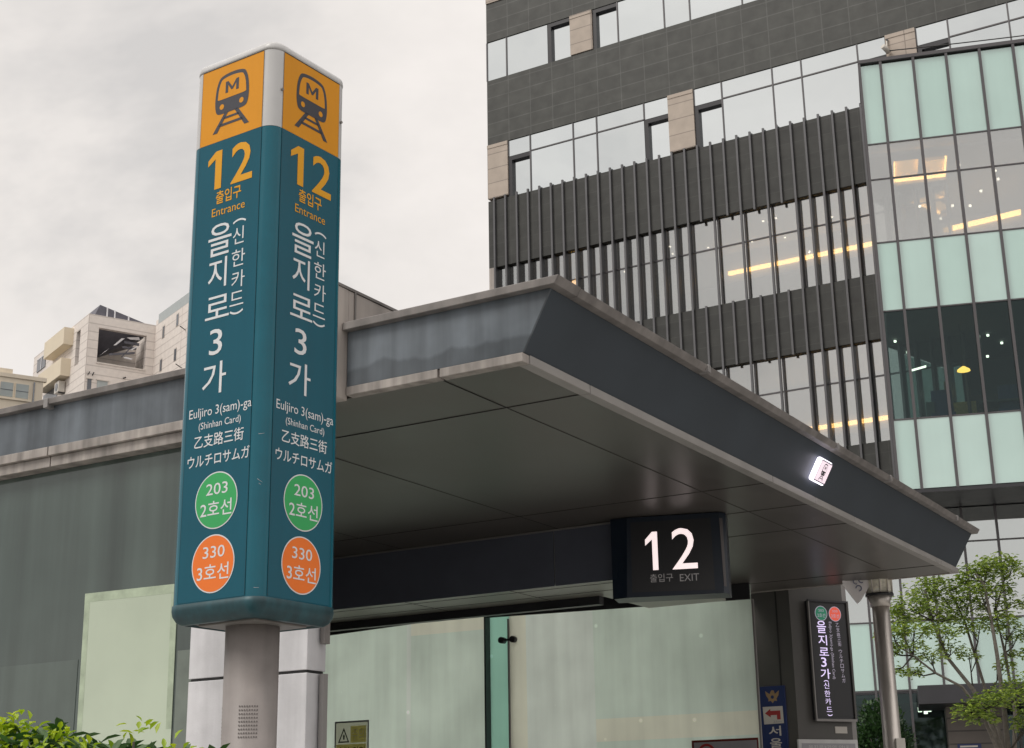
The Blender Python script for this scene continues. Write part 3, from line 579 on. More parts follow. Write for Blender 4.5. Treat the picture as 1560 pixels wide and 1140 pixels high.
b = MB(); b.box(-5.236, -5.216, 7.93, 8.05, 0, 3.95, M['steel_dark']); b.box(-4.953, -4.938, 7.98, 8.05, 0, 3.87, M['pillar_edge']); part('fin_edge', fn)(b)
b = MB(); b.tube([(-5.02, 7.97, 3.632), (-4.86, 7.97, 3.634)], 0.014, M['steel_dark'], 10)
for u in (-5.02, -4.87): b.tube([(u, 7.94, 3.632), (u, 8.02, 3.632)], 0.036, M['steel_dark'], 14)
part('glass_clamp', fn)(b)
b = MB(); b.hexa([(-9.2, 7.968, 3.82), (-5.21, 7.968, 3.955), (-5.21, 7.996, 3.955), (-9.2, 7.996, 3.82), (-9.2, 7.968, 4.06), (-5.21, 7.968, 4.06), (-5.21, 7.996, 4.06), (-9.2, 7.996, 4.06)], M['steel_dark']); b.hexa([(-5.2095, 7.968, 3.905), (-1.99, 7.968, 3.832), (-1.99, 7.996, 3.832), (-5.2095, 7.996, 3.905), (-5.2095, 7.968, 4.06), (-1.99, 7.968, 4.06), (-1.99, 7.996, 4.06), (-5.2095, 7.996, 4.06)], M['steel_dark']); part('glass_header', en)(b)
b = MB(); b.box(-1.984, -1.965, 7.995, 8.025, 0, 3.835, M['pillar_edge']); part('pane_edge', en)(b)
# end pillar
ring_p = [(-2.27, 8.70), (-1.83, 8.70), (-1.4374, 9.278), (-1.75, 9.62), (-2.27, 9.62)]
b = MB(); b.prism(ring_p, 0.0, 4.55, M['pillar']); pl = part('end_pillar', en)(b)
b = MB(); b.box(-1.99, -1.975, 8.694, 8.6995, 0.0, 4.4, M['joint']); part('pillar_joint', pl)(b)
b = MB(); cu_, cv_ = -1.4374, 9.278; b.prism([(cu_ - 0.0006, cv_ - 0.0006), (cu_ + 0.032, cv_ + 0.047), (cu_ - 0.1, cv_ + 0.25), (cu_ - 0.16, cv_ + 0.2)], 0.0, 4.55, M['pillar_edge']); part('pillar_edge_trim', pl)(b)
b = MB(); b.box(-9.2, -2.28, 8.3, 8.34, 0.12, 0.5, M['pillar']); part('low_wall', en)(b)

# ------------------------------------------------------------------ signs fixed to the entrance
EXO = (0.791, 11.979, 4.0)
ex = thing('exit_sign', 'black hanging box sign with lit 12 and EXIT under the canopy', 'sign', EXO, R(-13.0))
b = MB(); b.hexa([(0.10, 0.0, -0.655), (0.885, 0.0, -0.655), (0.921, 0.05, -0.655), (-0.005, 0.05, -0.655), (0.125, 0.0, -0.004), (0.875, 0.0, -0.004), (0.926, 0.05, -0.004), (-0.005, 0.05, -0.004)], M['sign_blue'])
b.box(-0.005, 0.92, 0.0505, 0.28, -0.655, -0.004, M['sign_blue'])
b.poly([(-0.012, 0.03, -0.657), (0.105, -0.002, -0.655), (0.13, -0.002, -0.004), (-0.012, 0.03, -0.004)], [(0, 1, 2, 3)], M['sign_blue'])
body = part('sign_box', ex)(b)
TE = lambda x, z, d: (x, -d, z - 4.0)
b = MB(); b.flat(ngon([(0.152, 3.385), (0.815, 3.375), (0.808, 3.955), (0.158, 3.955)]), TE, 0.004, M['sign_black']); part('sign_face', ex)(b)
b = MB(); b.flat(one(0.272, 0.372, 3.556, 3.868, 0.44), TE, 0.0065, M['lit_white']); b.flat(txt('2', 0.486, 0.688, 3.553, 3.885, 0.0), TE, 0.0065, M['lit_white']); part('exit_number', ex)(b)
b = MB(); b.flat(txt('출입구', 0.300, 0.485, 3.458, 3.524, 0.0), TE, 0.0065, M['lit_grey']); b.flat(txt('EXIT', 0.540, 0.694, 3.455, 3.512, 0.0), TE, 0.0065, M['lit_grey']); part('exit_lettering', ex)(b)
b = MB(); b.poly([(0.889, 0.006, -0.60), (0.917, 0.044, -0.60), (0.920, 0.044, -0.07), (0.880, 0.006, -0.05)], [(0, 1, 2, 3)], M['stone_warm'])
b2 = MB(); b2.hexa([(0.8875, -0.002, -0.60), (0.906, 0.022, -0.60), (0.904, 0.024, -0.60), (0.8865, 0.0, -0.60), (0.878, -0.002, -0.05), (0.902, 0.022, -0.05), (0.9, 0.024, -0.05), (0.877, 0.0, -0.05)], M['board_dark']); part('side_trim', ex)(b2)

lg = thing('metro_light_sign', 'small brightly lit metro pictogram box on the leaning dark fascia', 'sign', ent(0.105, 4.34, 4.222), A_E)
b = MB(); b.hexa([(-0.045, -0.135, -0.085), (-0.008, -0.135, -0.104), (-0.008, 0.135, -0.104), (-0.045, 0.135, -0.085), (0.050, -0.135, 0.085), (0.087, -0.135, 0.066), (0.087, 0.135, 0.066), (0.050, 0.135, 0.085)], M['lamp_white']); part('light_box', lg)(b, 0.02, 3)
TM = lambda x, z, d: (0.0395 + 0.559 * z + 0.87 * d, x, -0.019 + z - 0.49 * d)
b = MB(); b.flat(rect(-0.112, 0.112, -0.070, 0.070), TM, 0.0035, M['lamp_face']); b.flat(frame(-0.121, 0.121, -0.0765, 0.0765, 0.010), TM, 0.0035, M['navy'])
part('sign_face', lg)(b)
d, p, l = train_icon(0.0, -0.060, 0.385)
b = MB()
for s in d: b.flat(s, TM, 0.0045, M['navy'])
for s in p: b.flat(s, TM, 0.0055, M['lamp_face'])
for s in l: b.flat(s, TM, 0.0065, M['navy'])
part('train_pictogram', lg)(b)

# vertical lit station name box on the end pillar
VS = thing('vertical_name_sign', 'narrow black light box with vertical lilac station name on the grey pillar', 'sign', (2.949, 16.06, 0), R(25))
b = MB(); b.box(0.196, 0.714, -0.055, -0.0015, 2.628, 3.892, M['steel_dark']); part('sign_box', VS)(b, 0.006)
b = MB(); b.box(0.19, 0.72, -0.075, -0.05, 2.615, 2.64, M['pillar_edge']); b.box(0.19, 0.72, -0.075, -0.05, 3.88, 3.90, M['steel_dark']); b.box(0.19, 0.205, -0.075, -0.05, 2.6405, 3.8795, M['pillar_edge']); b.box(0.695, 0.72, -0.075, -0.05, 2.6405, 3.8795, M['pillar']); part('sign_frame', VS)(b)
TV = lambda x, z, d: (x, -0.0555 - d, z)
b = MB(); b.flat(rect(0.225, 0.690, 2.66, 3.86), TV, 0.002, M['sign_black']); part('sign_face', VS)(b)
for cx_, m_, a_, k_ in ((0.362, M['lit_green'], '203', '2호선'), (0.545, M['lit_red'], '330', '3호선')):
    b = MB(); b.flat(disc(cx_, 3.757, 0.081, 32), TV, 0.003, M['lit_dim']); b.flat(disc(cx_, 3.757, 0.074, 32), TV, 0.0042, m_)
    b.flat(txt(a_, cx_ - .035, cx_ + .035, 3.775, 3.80), TV, 0.0054, M['lit_dim']); b.flat(txt(k_, cx_ - .052, cx_ + .052, 3.715, 3.757), TV, 0.0054, M['lit_dim']); part('line_badge', VS)(b)
b = MB()
for ch, x0, x1, z0, z1 in (('을', .293, .413, 3.545, 3.675), ('지', .300, .413, 3.415, 3.525), ('로', .302, .425, 3.305, 3.39), ('3', .315, .385, 3.185, 3.285), ('가', .298, .425, 3.06, 3.165)):
    b.flat(txt(ch, x0, x1, z0, z1, 0.008), TV, 0.0035, M['lit_lilac'])
b.flat(ring(0.362, 2.995, 0.042, 0.050, 50, 130, 16), TV, 0.0035, M['lit_lilac']); b.flat(ring(0.380, 2.722, 0.042, 0.050, 230, 310, 16), TV, 0.0035, M['lit_lilac'])
for ch, x0, x1, z0, z1 in (('신', .328, .396, 2.957, 3.022), ('한', .330, .402, 2.872, 2.937), ('카', .334, .406, 2.790, 2.855), ('드', .340, .412, 2.715, 2.765)):
    b.flat(txt(ch, x0, x1, z0, z1, 0.0), TV, 0.0035, M['lit_lilac'])
part('korean_station_name', VS)(b)
b = MB(); b.flat(txt('Euljiro 3(sam)-ga (Shinhan Card)', .445, .490, 3.06, 3.67, 0, 1), TV, 0.0035, M['lit_dim'])
for i, ch in enumerate('乙支路三街ウルチロサムガ'):
    zt = 3.66 - i * 0.0515 - (0.025 if i > 4 else 0); b.flat(txt(ch, .545 + i * .0025, .588 + i * .0025, zt - 0.042, zt), TV, 0.0035, M['lit_dim'])
part('small_station_name', VS)(b)

PB = thing('police_direction_sign', 'narrow blue police sign with emblem and red arrow card on dark pillar', 'sign', ent(0, 0), A_E)
b = MB(); b.box(-2.236, -1.940, 8.675, 8.6985, 1.55, 2.993, M['police_blue']); part('sign_panel', PB)(b, 0.004)
TP = lambda x, z, d: (x, 8.675 - d, z)
b = MB(); c0 = -2.083
b.flat(ngon([(c0 - .02, 2.93), (c0 - .005, 2.95), (c0 + .02, 2.945), (c0 + .03, 2.91), (c0 + .078, 2.945), (c0 + .07, 2.895), (c0 + .045, 2.86), (c0 + .05, 2.835), (c0 + .02, 2.84), (c0, 2.815), (c0 - .02, 2.84), (c0 - .05, 2.835), (c0 - .045, 2.86), (c0 - .07, 2.895), (c0 - .078, 2.945), (c0 - .03, 2.91)][::-1]), TP, 0.0015, M['gold'])
b.flat(disc(c0, 2.878, 0.018, 20), TP, 0.0025, M['police_blue']); part('police_emblem', PB)(b)
b = MB(); b.flat(ngon([(-2.195, 2.598), (-1.972, 2.602), (-1.976, 2.780), (-2.200, 2.780)]), TP, 0.0015, M['white_card'])
b.flat(ngon([(-2.178, 2.712), (-2.115, 2.667), (-2.115, 2.690), (-2.045, 2.690), (-2.045, 2.643), (-2.005, 2.643), (-2.005, 2.735), (-2.115, 2.735), (-2.115, 2.757)]), TP, 0.0028, M['red'])
b.flat(txt('25m', -2.09, -2.0, 2.612, 2.632), TP, 0.0028, M['board_grey']); part('arrow_card', PB)(b)
b = MB(); b.flat(txt('서', -2.150, -2.01, 2.475, 2.578, 0.014), TP, 0.0015, M['white_card']); b.flat(txt('울', -2.142, -2.01, 2.345, 2.452, 0.014), TP, 0.0015, M['white_card']); b.flat(txt('중', -2.142, -2.01, 2.215, 2.32, 0.014), TP, 0.0015, M['white_card']); part('sign_lettering', PB)(b)

IB = thing('information_board', 'white framed grey information board low on the pillar below the black sign', 'board', (2.949, 16.06, 0), R(25))
b = MB(); b.box(-0.03, 0.735, -0.03, -0.0015, 1.45, 2.43, M['white_trim']); part('board_frame', IB)(b, 0.006)
b = MB(); b.box(0.01, 0.695, -0.034, -0.0305, 1.49, 2.39, M['board_grey']); part('board_face', IB)(b)
b = MB(); b.flat(txt('을지로3가역 안내', 0.09, 0.60, 2.325, 2.372), lambda x, z, d: (x, -0.0345 - d, z), 0.0012, M['white_trim']); part('board_lettering', IB)(b)
b = MB(); b.box(0.470, 0.625, -0.008, -0.0015, 2.497, 2.567, M['white_card']); tag(b.build('white_label'), 'small blank white label stuck between black sign and framed board', 'label').matrix_world = Matrix.Translation((2.949, 16.06, 0)) @ Matrix.Rotation(R(25), 4, 'Z')

WS = thing('warning_sticker', 'faded grey and ochre warning sticker with triangle on frosted glass', 'sticker', ent(0, 0), A_E)
TW = lambda x, z, d: (x, 7.990 - d, z)
b = MB(); b.flat(frame(-7.400, -6.892, 2.15, 2.84, 0.02), TW, 0.0, M['board_grey']); part('sticker_border', WS)(b)
b = MB(); b.flat(rect(-7.380, -6.912, 2.17, 2.82), TW, 0.0012, M['sticker']); part('sticker_face', WS)(b)
b = MB(); b.flat(rect(-7.16, -6.93, 2.585, 2.78), TW, 0.0042, M['ochre_film']); b.flat(rect(-7.37, -6.93, 2.30, 2.57), TW, 0.0042, M['ochre_film']); part('ochre_print', WS)(b)
b = MB(); b.flat(([(-7.345, 2.59), (-7.175, 2.59), (-7.26, 2.765), (-7.318, 2.606), (-7.202, 2.606), (-7.26, 2.728)], [(0, 1, 4, 3), (1, 2, 5, 4), (2, 0, 3, 5)]), TW, 0.0042, M['bark_dark']); b.flat(ngon([(-7.268, 2.625), (-7.248, 2.625), (-7.243, 2.67), (-7.258, 2.69), (-7.273, 2.67)]), TW, 0.0042, M['bark_dark']); part('warning_triangle', WS)(b)
b = MB(); b.flat(txt('주의', -7.14, -6.95, 2.61, 2.75), TW, 0.0060, M['sticker']); b.flat(txt('추락 위험', -7.35, -6.95, 2.42, 2.54), TW, 0.0060, M['hole']); b.flat(txt('기대지 마시오', -7.35, -6.95, 2.32, 2.40), TW, 0.0060, M['hole']); part('sticker_lettering', WS)(b)

RS = thing('red_framed_sign', 'maroon framed grey notice at the bottom of the frosted glass', 'sign', ent(0, 0), A_E)
b = MB(); b.box(-2.735, -2.0, 7.985, 7.9985, 1.9, 2.428, M['red_frame']); part('notice_frame', RS)(b)
b = MB(); b.flat(rect(-2.71, -2.012, 1.92, 2.405), lambda x, z, d: (x, 7.985 - d, z), 0.0015, M['board_grey']); b.flat(ring(-2.57, 2.29, 0.075, 0.10, 0, 360, 30), lambda x, z, d: (x, 7.985 - d, z), 0.0026, M['red']); part('notice_face', RS)(b)

# ================================================================== OFFICE BUILDING
OB = thing('office_building', 'dark slate tiled office tower with mirror window bands and vertical metal fins', 'building', (-0.681, 44.995, 0), R(-30.47))
SX = 24.0
w = MB()
for z0, z1, m in ((27.07, 28.53, M['slate']), (23.23, 25.61, M['slate']), (18.88, 21.22, M['slate_fine']), (14.22, 16.10, M['slate_fine']), (9.45, 11.35, M['slate_fine'])):
    w.box(0, SX, 0, 0.35, z0, z1, m)
w.box(0.79, SX, 0, 0.35, 28.53, 34, M['slate']); w.box(SX + 0.001, 50, -0.4, 12, 0.1, 34, M['slate'])  # last box: unseen block added to darken reflections on the sign pillar
part('slate_wall_and_unseen_block', OB)(w)
b = MB(); b.box(0.0, SX, 4.6, 14, 9.2, 34, M['room_dark']); b.box(0.0, 0.3, 0.36, 4.59, 9.2, 34, M['slate']); part('core_wall', OB)(b)
b = MB()
for z0, z1 in ((27.1, 28.5), (23.26, 25.6), (18.9, 21.2), (14.25, 16.08), (9.47, 11.33)): b.box(0.31, SX, 0.36, 4.59, z0, z1, M['room'])
part('floor_slab', OB)(b)
b = MB(); b.box(0.31, SX, 4.45, 4.59, 16.1, 18.88, M['room']); b.box(0.31, SX, 4.45, 4.59, 11.36, 14.22, M['room']); part('room_wall', OB)(b)
def window(x0, x1, z0, z1, m, y=0.035, transom=None, recess=False, left=True):
    yy = y
    b = MB(); b.box(x0 + 0.02, x1 - 0.02, yy, yy + 0.02, z0, z1, m)
    o = part('window', OB)(b)
    f = MB()
    if recess:
        f.box(x0, x0 + 0.13, 0.02, yy - 0.002, z0, z1, M['frame_fin_shade']); f.box(x0 + 0.1305, x1, 0.02, yy - 0.002, z1 - 0.14, z1, M['frame_fin_shade'])
    else:
        f.box(x0 - 0.02, x0 + 0.02, yy - 0.03, yy + 0.03, z0, z1, M['mullion'])
    if transom: f.box(x0 + 0.021, x1 - 0.02, yy - 0.025, yy - 0.002, transom - 0.02, transom + 0.02, M['mullion'])
    part('window_frame', o)(f)
for x0, x1, rc in ((0.0, .77, 0), (.77, 2.36, 0), (2.36, 3.2, 1), (4.04, 4.94, 1), (4.94, 6.57, 0), (6.57, 7.45, 0), (7.45, 9.19, 0), (9.19, 10.0, 0), (10.0, 11.7, 0), (11.7, 12.5, 0), (12.5, 14.2, 0)):
    window(x0, x1, 25.62, 27.06, M['mirror'], 0.14 if rc else 0.035, None, rc)
for x0, x1, rc in ((.78, 1.61, 1), (1.61, 3.2, 0), (3.2, 4.05, 0), (4.05, 5.72, 0), (5.72, 6.55, 1), (7.42, 8.34, 1), (8.34, 9.97, 0), (9.97, 10.88, 0), (10.88, 12.59, 0), (12.59, 13.43, 1), (14.31, 15.22, 1), (15.22, 16.87, 0), (16.87, 17.75, 0), (17.75, 19.4, 0)):
    if rc:
        window(x0, x1, 22.66, 23.22, M['mirror'], 0.035, None, 0); window(x0, x1, 21.23, 22.64, M['mirror'], 0.14, None, 1)
    else: window(x0, x1, 21.23, 23.22, M['mirror'], 0.035, 22.66)
for x in [0.25 + 0.852 * i for i in range(17)]:
    window(x, x + 0.852, 16.11, 18.87, M['vision'], 0.14, 17.93); window(x, x + 0.852, 11.36, 14.21, M['vision'], 0.14, 13.21)
for x0, x1, z0, z1 in ((3.22, 4.03, 25.63, 27.06), (0.0, 0.77, 21.3, 23.22), (6.56, 7.41, 21.3, 23.22), (13.44, 14.30, 21.3, 23.22), (0.0, 0.78, 28.54, 32)):
    b = MB(); b.box(x0, x1, -0.03, 0.3, z0, z1 - 0.12, M['beige_stone']); b.box(x0, x1, -0.045, 0.3, z1 - 0.1195, z1, M['beige_stone']); part('stone_panel', OB)(b)
b = MB(); b.box(0.0, 0.24, 0.0, 0.3, 9.45, 18.879, M['stone_warm']); part('corner_strip', OB)(b)
for i in range(36):
    x = 0.25 + 0.4245 * i
    short = (17 <= i <= 23 and (i % 2 == 1))
    for z0, z1 in ([(18.80, 21.30), (14.18, 16.12), (9.3, 11.37)] if short else [(9.3, 21.30)]):
        fx = MB(); fx.box(x - 0.03, x + 0.03, -0.075, -0.004, z0, z1, M['fin'])
        if not short and not (17 < i < 24):
            for a_, b_ in ((16.12, 18.86), (11.37, 14.2)): fx.box(x - 0.028, x + 0.028, -0.0045, 0.135, a_, b_, M['frame_fin_shade'])  # unlit sides of the fins: shade put into the dark colour
        part('fin', OB)(fx)
for z, x0, x1 in ((18.22, 7.0, 12.6), (12.80, 8.0, 12.6)):
    b = MB(); b.box(x0, x1, 3.0, 3.1, z - 0.05, z + 0.06, M['cove']); part('cove_light', OB)(b)
    b = MB(); b.box(0.4, 14, 3.101, 3.2, z - 0.3, z + 0.9 if z > 15 else z + 1.3, M['room']); part('ceiling_drop', OB)(b)
b = MB(); b.poly([(2.35 + .16 * math.cos(R(a)), 1.5, 18.35 + .2 * math.sin(R(a))) for a in range(0, 360, 30)] , [tuple(range(12))], M['warm']); part('lamp', OB)(b)
random.seed(3)
for k in range(16):
    x, y, z = random.uniform(3.5, 12.3), random.uniform(0.8, 2.8), 18.80 if k < 11 else 18.2
    b = MB(); b.box(x, x + 0.05, y, y + 0.05, z, z + 0.03, M['spot']); part('downlight', OB)(b)
CM = thing('security_camera', 'small white security camera on a bracket on the beige stone panel', 'camera', OB.matrix_world.translation, R(-30.47))
CM.location = (-0.681, 44.995, 0)
b = MB(); b.tube([(13.50, -0.05, 23.0), (13.50, -0.10, 22.98), (13.5, -0.14, 22.80), (13.47, -0.27, 22.70)], 0.025, M['box_white'], 8); part('bracket', CM)(b)
b = MB(); b.tube([(13.44, -0.34, 22.74), (13.54, -0.12, 22.62)], 0.075, M['box_white'], 12); part('camera_housing', CM)(b)
b = MB(); b.box(13.48, 13.54, -0.09, -0.047, 23.0, 23.06, M['steel_dark']); part('wall_plate', CM)(b)

# ================================================================== GLASS CURTAIN-WALL BLOCK
GB = thing('glass_office_block', 'pale green glass office block with lit floors beside the slate tower', 'building', (9.445, 35.774, 0), R(-14.02))
MU = [0.0, 0.55] + [0.55 + 0.845 * k for k in range(1, 9)]
XE = MU[-1]
rows = [(18.66, 20.95, 'aqua'), (17.65, 18.62, 'vision'), (15.88, 17.61, 'vision'), (14.01, 15.84, 'aqua'), (11.15, 13.97, 'dark_vision'), (9.36, 11.11, 'aqua')]
for z0, z1, m in rows:
    for i in range(len(MU) - 1):
        b = MB(); b.box(MU[i] + 0.02, MU[i + 1] - 0.02, 0.0, 0.025, z0, z1, M[m]); part('glass_panel', GB)(b)
    b = MB(); b.box(0.0, 0.025, 0.06, 2.2, z0, z1, M[m] if m != 'aqua' else M['vision']); part('side_panel', GB)(b)
for x in MU:
    b = MB(); b.box(x - 0.035, x + 0.035, -0.09, -0.002, 9.32, 20.99, M['mullion']); part('mullion', GB)(b)
b = MB()
for z in (18.64, 17.63, 15.86, 13.99, 11.13): b.box(0.036, XE, -0.02, 0.05, z - 0.018, z + 0.018, M['mullion'])
part('transom', GB)(b)
b = MB(); b.box(-0.03, XE, -0.10, 2.3, 20.991, 21.09, M['mullion']); part('roof_edge', GB)(b)
b = MB(); b.box(-0.03, XE, -0.10, 2.2, 9.235, 9.3195, M['steel_dark']); part('bottom_edge', GB)(b)
b = MB(); b.box(0.1, XE, 0.1, 4.9, 18.62, 18.75, M['room']); b.box(0.1, XE, 0.1, 4.9, 15.70, 15.84, M['room']); b.box(0.1, XE, 0.1, 4.9, 13.98, 14.10, M['room_dark']); b.box(0.1, XE, 0.1, 4.9, 11.0, 11.12, M['room_dark']); b.box(0.1, XE, 0.2, 4.9, 9.33, 9.45, M['room_dark']); part('floor_slab', GB)(b)
b = MB(); b.box(0.0, XE, 4.91, 5.0, 15.85, 18.61, M['room']); part('room_wall', GB)(b)
b = MB(); b.box(0.0, XE, 4.91, 5.0, 11.13, 13.97, M['room_dark']); part('dark_room_wall', GB)(b)
ZC = 18.33
b = MB(); b.box(0.04, 0.66, 0.10, 4.9, ZC, ZC + .08, M['room']); b.box(2.05, XE, 0.10, 4.9, ZC, ZC + .08, M['room']); b.box(0.6605, 2.0495, 2.15, 4.9, ZC, ZC + .08, M['room']); b.box(0.6605, 2.0495, 0.10, 0.55, ZC, ZC + .08, M['room']); b.box(1.30, 1.42, 0.5505, 1.6, ZC, ZC + .08, M['room']); part('false_ceiling', GB)(b)
b = MB(); b.box(0.665, 0.70, 0.56, 2.14, ZC + .085, ZC + .17, M['cove']); b.box(0.71, 2.04, 2.10, 2.14, ZC + .085, ZC + .17, M['cove']); b.box(1.30, 1.42, 0.56, 1.6, ZC + .085, ZC + .12, M['cove']); b.box(2.0, 2.04, 0.56, 2.09, ZC + .085, ZC + .17, M['cove']); part('ceiling_cove_light', GB)(b)
b = MB(); b.box(0.705, 1.295, 0.57, 2.09, ZC + .171, ZC + .20, M['cove_glow']); b.box(1.425, 1.995, 1.2, 2.09, ZC + .171, ZC + .20, M['cove_glow']); part('cove_glow_panel', GB)(b)  # glow of the cove strips on the ceiling painted as emission, not a lamp
b = MB()
b.hexa([(1.88, 3.0, 17.15), (3.96, 3.0, 17.44), (3.96, 3.08, 17.44), (1.88, 3.08, 17.15), (1.88, 3.0, 17.27), (3.96, 3.0, 17.58), (3.96, 3.08, 17.58), (1.88, 3.08, 17.27)], M['cove']); part('stair_cove_light', GB)(b)
b = MB(); b.hexa([(1.7, 3.09, 16.2), (4.3, 3.09, 16.5), (4.3, 3.3, 16.5), (1.7, 3.3, 16.2), (1.7, 3.09, 17.14), (4.3, 3.09, 17.47), (4.3, 3.3, 17.47), (1.7, 3.3, 17.14)], M['room']); part('stair_side', GB)(b)
for x, y, z in ((2.35, 1.2, 18.27), (0.3, 2.4, 13.9), (1.3, 3.2, 13.9), (2.7, 2.6, 13.9), (3.1, 3.4, 13.9), (2.6, 2.2, 13.2), (2.1, 1.6, 17.3), (2.5, 1.0, 17.0), (2.9, 2.0, 17.8), (3.25, 1.2, 18.0), (3.3, 1.2, 17.75), (1.5, 2.0, 17.6), (1.28, 2, 17.55)):
    b = MB(); b.tube([(x, y, z), (x, y, z + 0.05)], 0.035, M['spot'], 8); part('downlight', GB)(b)
b = MB(); b.tube([(1.92, 1.5, 12.68), (1.92, 1.5, 12.72), (1.92, 1.5, 12.80)], [0.17, 0.155, 0.04], M['warm'], 20); b.tube([(1.92, 1.5, 12.8), (1.92, 1.5, 13.95)], 0.01, M['steel_dark'], 6); part('pendant_lamp', GB)(b)
b = MB(); b.hexa([(0.62, 1.5, 12.80), (1.0, 1.5, 12.88), (1.0, 1.56, 12.88), (0.62, 1.56, 12.80), (0.62, 1.5, 12.84), (1.0, 1.5, 12.92), (1.0, 1.56, 12.92), (0.62, 1.56, 12.84)], M['spot']); part('tube_light', GB)(b)
b = MB(); b.box(0.9, 1.1, 1.4, 1.8, 11.13, 11.9, M['room_dark']); b.box(2.2, 3.6, 1.3, 1.9, 11.75, 11.80, M['brown_stone']); b.box(2.0, 4.5, 3.5, 3.6, 12.1, 12.55, M['brown_stone']); part('desk', GB)(b)
b = MB(); b.box(1.45, 1.75, 2.6, 2.65, 12.2, 12.75, M['gold']); b.box(1.5, 2.2, 2.4, 2.9, 11.2, 12.1, M['ochre']); part('cupboard', GB)(b)
b = MB()
for x in (1.30, 2.95):
    b.prism([(x + 0.26 * math.cos(R(a)), 1.5 + 0.08 * math.sin(R(a))) for a in range(0, 360, 30)], 11.55, 12.2, M['police_blue'])
    b.box(x - 0.3, x + 0.3, 1.2, 1.7, 11.42, 11.54, M['police_blue']); b.box(x - 0.03, x + 0.03, 1.4, 1.46, 11.13, 11.41, M['steel_dark'])
part('office_chair', GB)(b)
# lower storeys set back under the block
LX = [-0.98 + 0.83 * k for k in range(-3, 10)]
YL = 2.0
for i in range(len(LX) - 1):
    x0, x1 = LX[i] + 0.015, LX[i + 1] - 0.015
    for z0, z1, m in ((8.36, 9.21, 'lobby_glass'), (6.42, 8.32, 'lobby_glass'), (4.72, 6.38, 'aqua'), (2.3, 4.66, 'dark_vision'), (0.14, 2.27, 'dark_vision')):
        b = MB(); b.box(x0, x1, YL, YL + 0.025, z0, z1, M[m]); part('lobby_panel', GB)(b)
for x in LX:
    b = MB(); b.box(x - 0.03, x + 0.03, YL - 0.08, YL - 0.002, 0.1, 9.22, M['mullion']); part('lobby_mullion', GB)(b)
b = MB()
for z in (8.34, 6.40, 4.69, 2.285): b.box(LX[0], LX[-1], YL - 0.03, YL + 0.03, z - 0.018, z + 0.018, M['mullion'])
b.box(LX[0], LX[-1], YL - 0.05, YL + 0.06, 4.62, 4.66, M['steel_dark']); part('lobby_transom', GB)(b)
b = MB(); b.box(LX[0], LX[-1], YL + 3.0, YL + 3.1, 0.1, 9.2, M['room_dark']); b.box(LX[0], LX[-1], YL + 0.1, YL + 3, 4.4, 4.55, M['room_dark']); b.box(LX[0], LX[-1], YL + 0.1, YL + 3, 9.1, 9.22, M['room_dark']); part('lobby_wall', GB)(b)
for x, y in ((0.05, 2.6), (0.28, 2.6), (0.2, 3.4)):
    b = MB(); b.tube([(x, y, 4.20), (x, y, 4.32)], 0.05, M['spot'], 10); part('lobby_lamp', GB)(b)
b = MB(); b.box(0.0, 6.0, -0.5, 1.9, 4.17, 4.60, M['steel_dark']); pc = part('porch_canopy', GB)(b, 0.01)
b = MB(); b.box(0.62, 2.0, 0.6, 1.9, 0.1, 4.165, M['brown_stone']); part('porch_wall', GB)(b)
b = MB(); b.box(0.80, 1.34, 0.585, 0.598, 2.6, 3.30, M['police_blue']); b.flat(rect(0.86, 1.26, 3.22, 3.26), lambda x, z, d: (x, 0.585 - d, z), 0.003, M['white_card']); b.flat(rect(0.98, 1.20, 3.06, 3.12), lambda x, z, d: (x, 0.585 - d, z), 0.003, M['white_card'])
part('porch_notice', GB)(b)

# ================================================================== PALE BUILDINGS FAR LEFT
WB = thing('stone_apartment_building', 'pale stone building with cream balconies and a large framed roof opening', 'building', (-31.682, 105.339, 0), R(35))
b = MB()
# right face (local y = 0), built round its large opening
b.box(0, 5.24, 0, 0.4, 0, 35.30, M['w_stone']); b.box(0, 0.82, 0, 0.4, 35.3005, 39.0, M['w_stone']); b.box(4.57, 5.24, 0, 0.4, 35.3005, 39.0, M['w_stone']); b.box(0.8205, 4.5695, 0, 0.4, 38.03, 39.0, M['w_stone'])
b.box(-0.002, 0.4, 0.4005, 1.7, 0, 39.0, M['w_stone']); b.box(-0.002, 0.4, 2.6, 13.0, 0, 39.0, M['w_stone']); b.box(-0.002, 0.4, 1.7005, 2.5995, 0, 35.5, M['w_stone']); b.box(-0.002, 0.4, 1.7005, 2.5995, 38.22, 39.0, M['w_stone'])
b.box(0.41, 5.24, 4.0, 12.9, 0, 38.9, M['w_stone']); b.box(0.41, 5.0, 0.41, 3.99, 34.6, 35.25, M['cream_shade'])
part('stone_wall', WB)(b)
b = MB(); b.box(0.75, 4.62, -0.05, -0.002, 35.2, 35.32, M['cream_shade']); b.box(0.42, 0.6, 1.7, 2.6, 35.5, 38.22, M['w_glass']); b.box(0.82, 0.86, 0.41, 3.9, 35.4, 38.0, M['w_dark']); b.box(0.9, 4.5, 3.85, 3.98, 35.3, 36.4, M['w_glass_pale']); b.box(3.4, 4.5, 0.5, 3.8, 37.95, 38.02, M['w_glass_pale']); part('opening_frame', WB)(b)
b = MB(); b.hexa([(0.45, 0.41, 38.0), (4.5, 0.41, 38.0), (4.5, 3.8, 38.0), (0.45, 3.8, 36.1), (0.45, 0.41, 38.3), (4.5, 0.41, 38.3), (4.5, 3.8, 38.15), (0.45, 3.8, 36.3)], M['w_dark']); part('dark_ceiling', WB)(b)
b = MB()
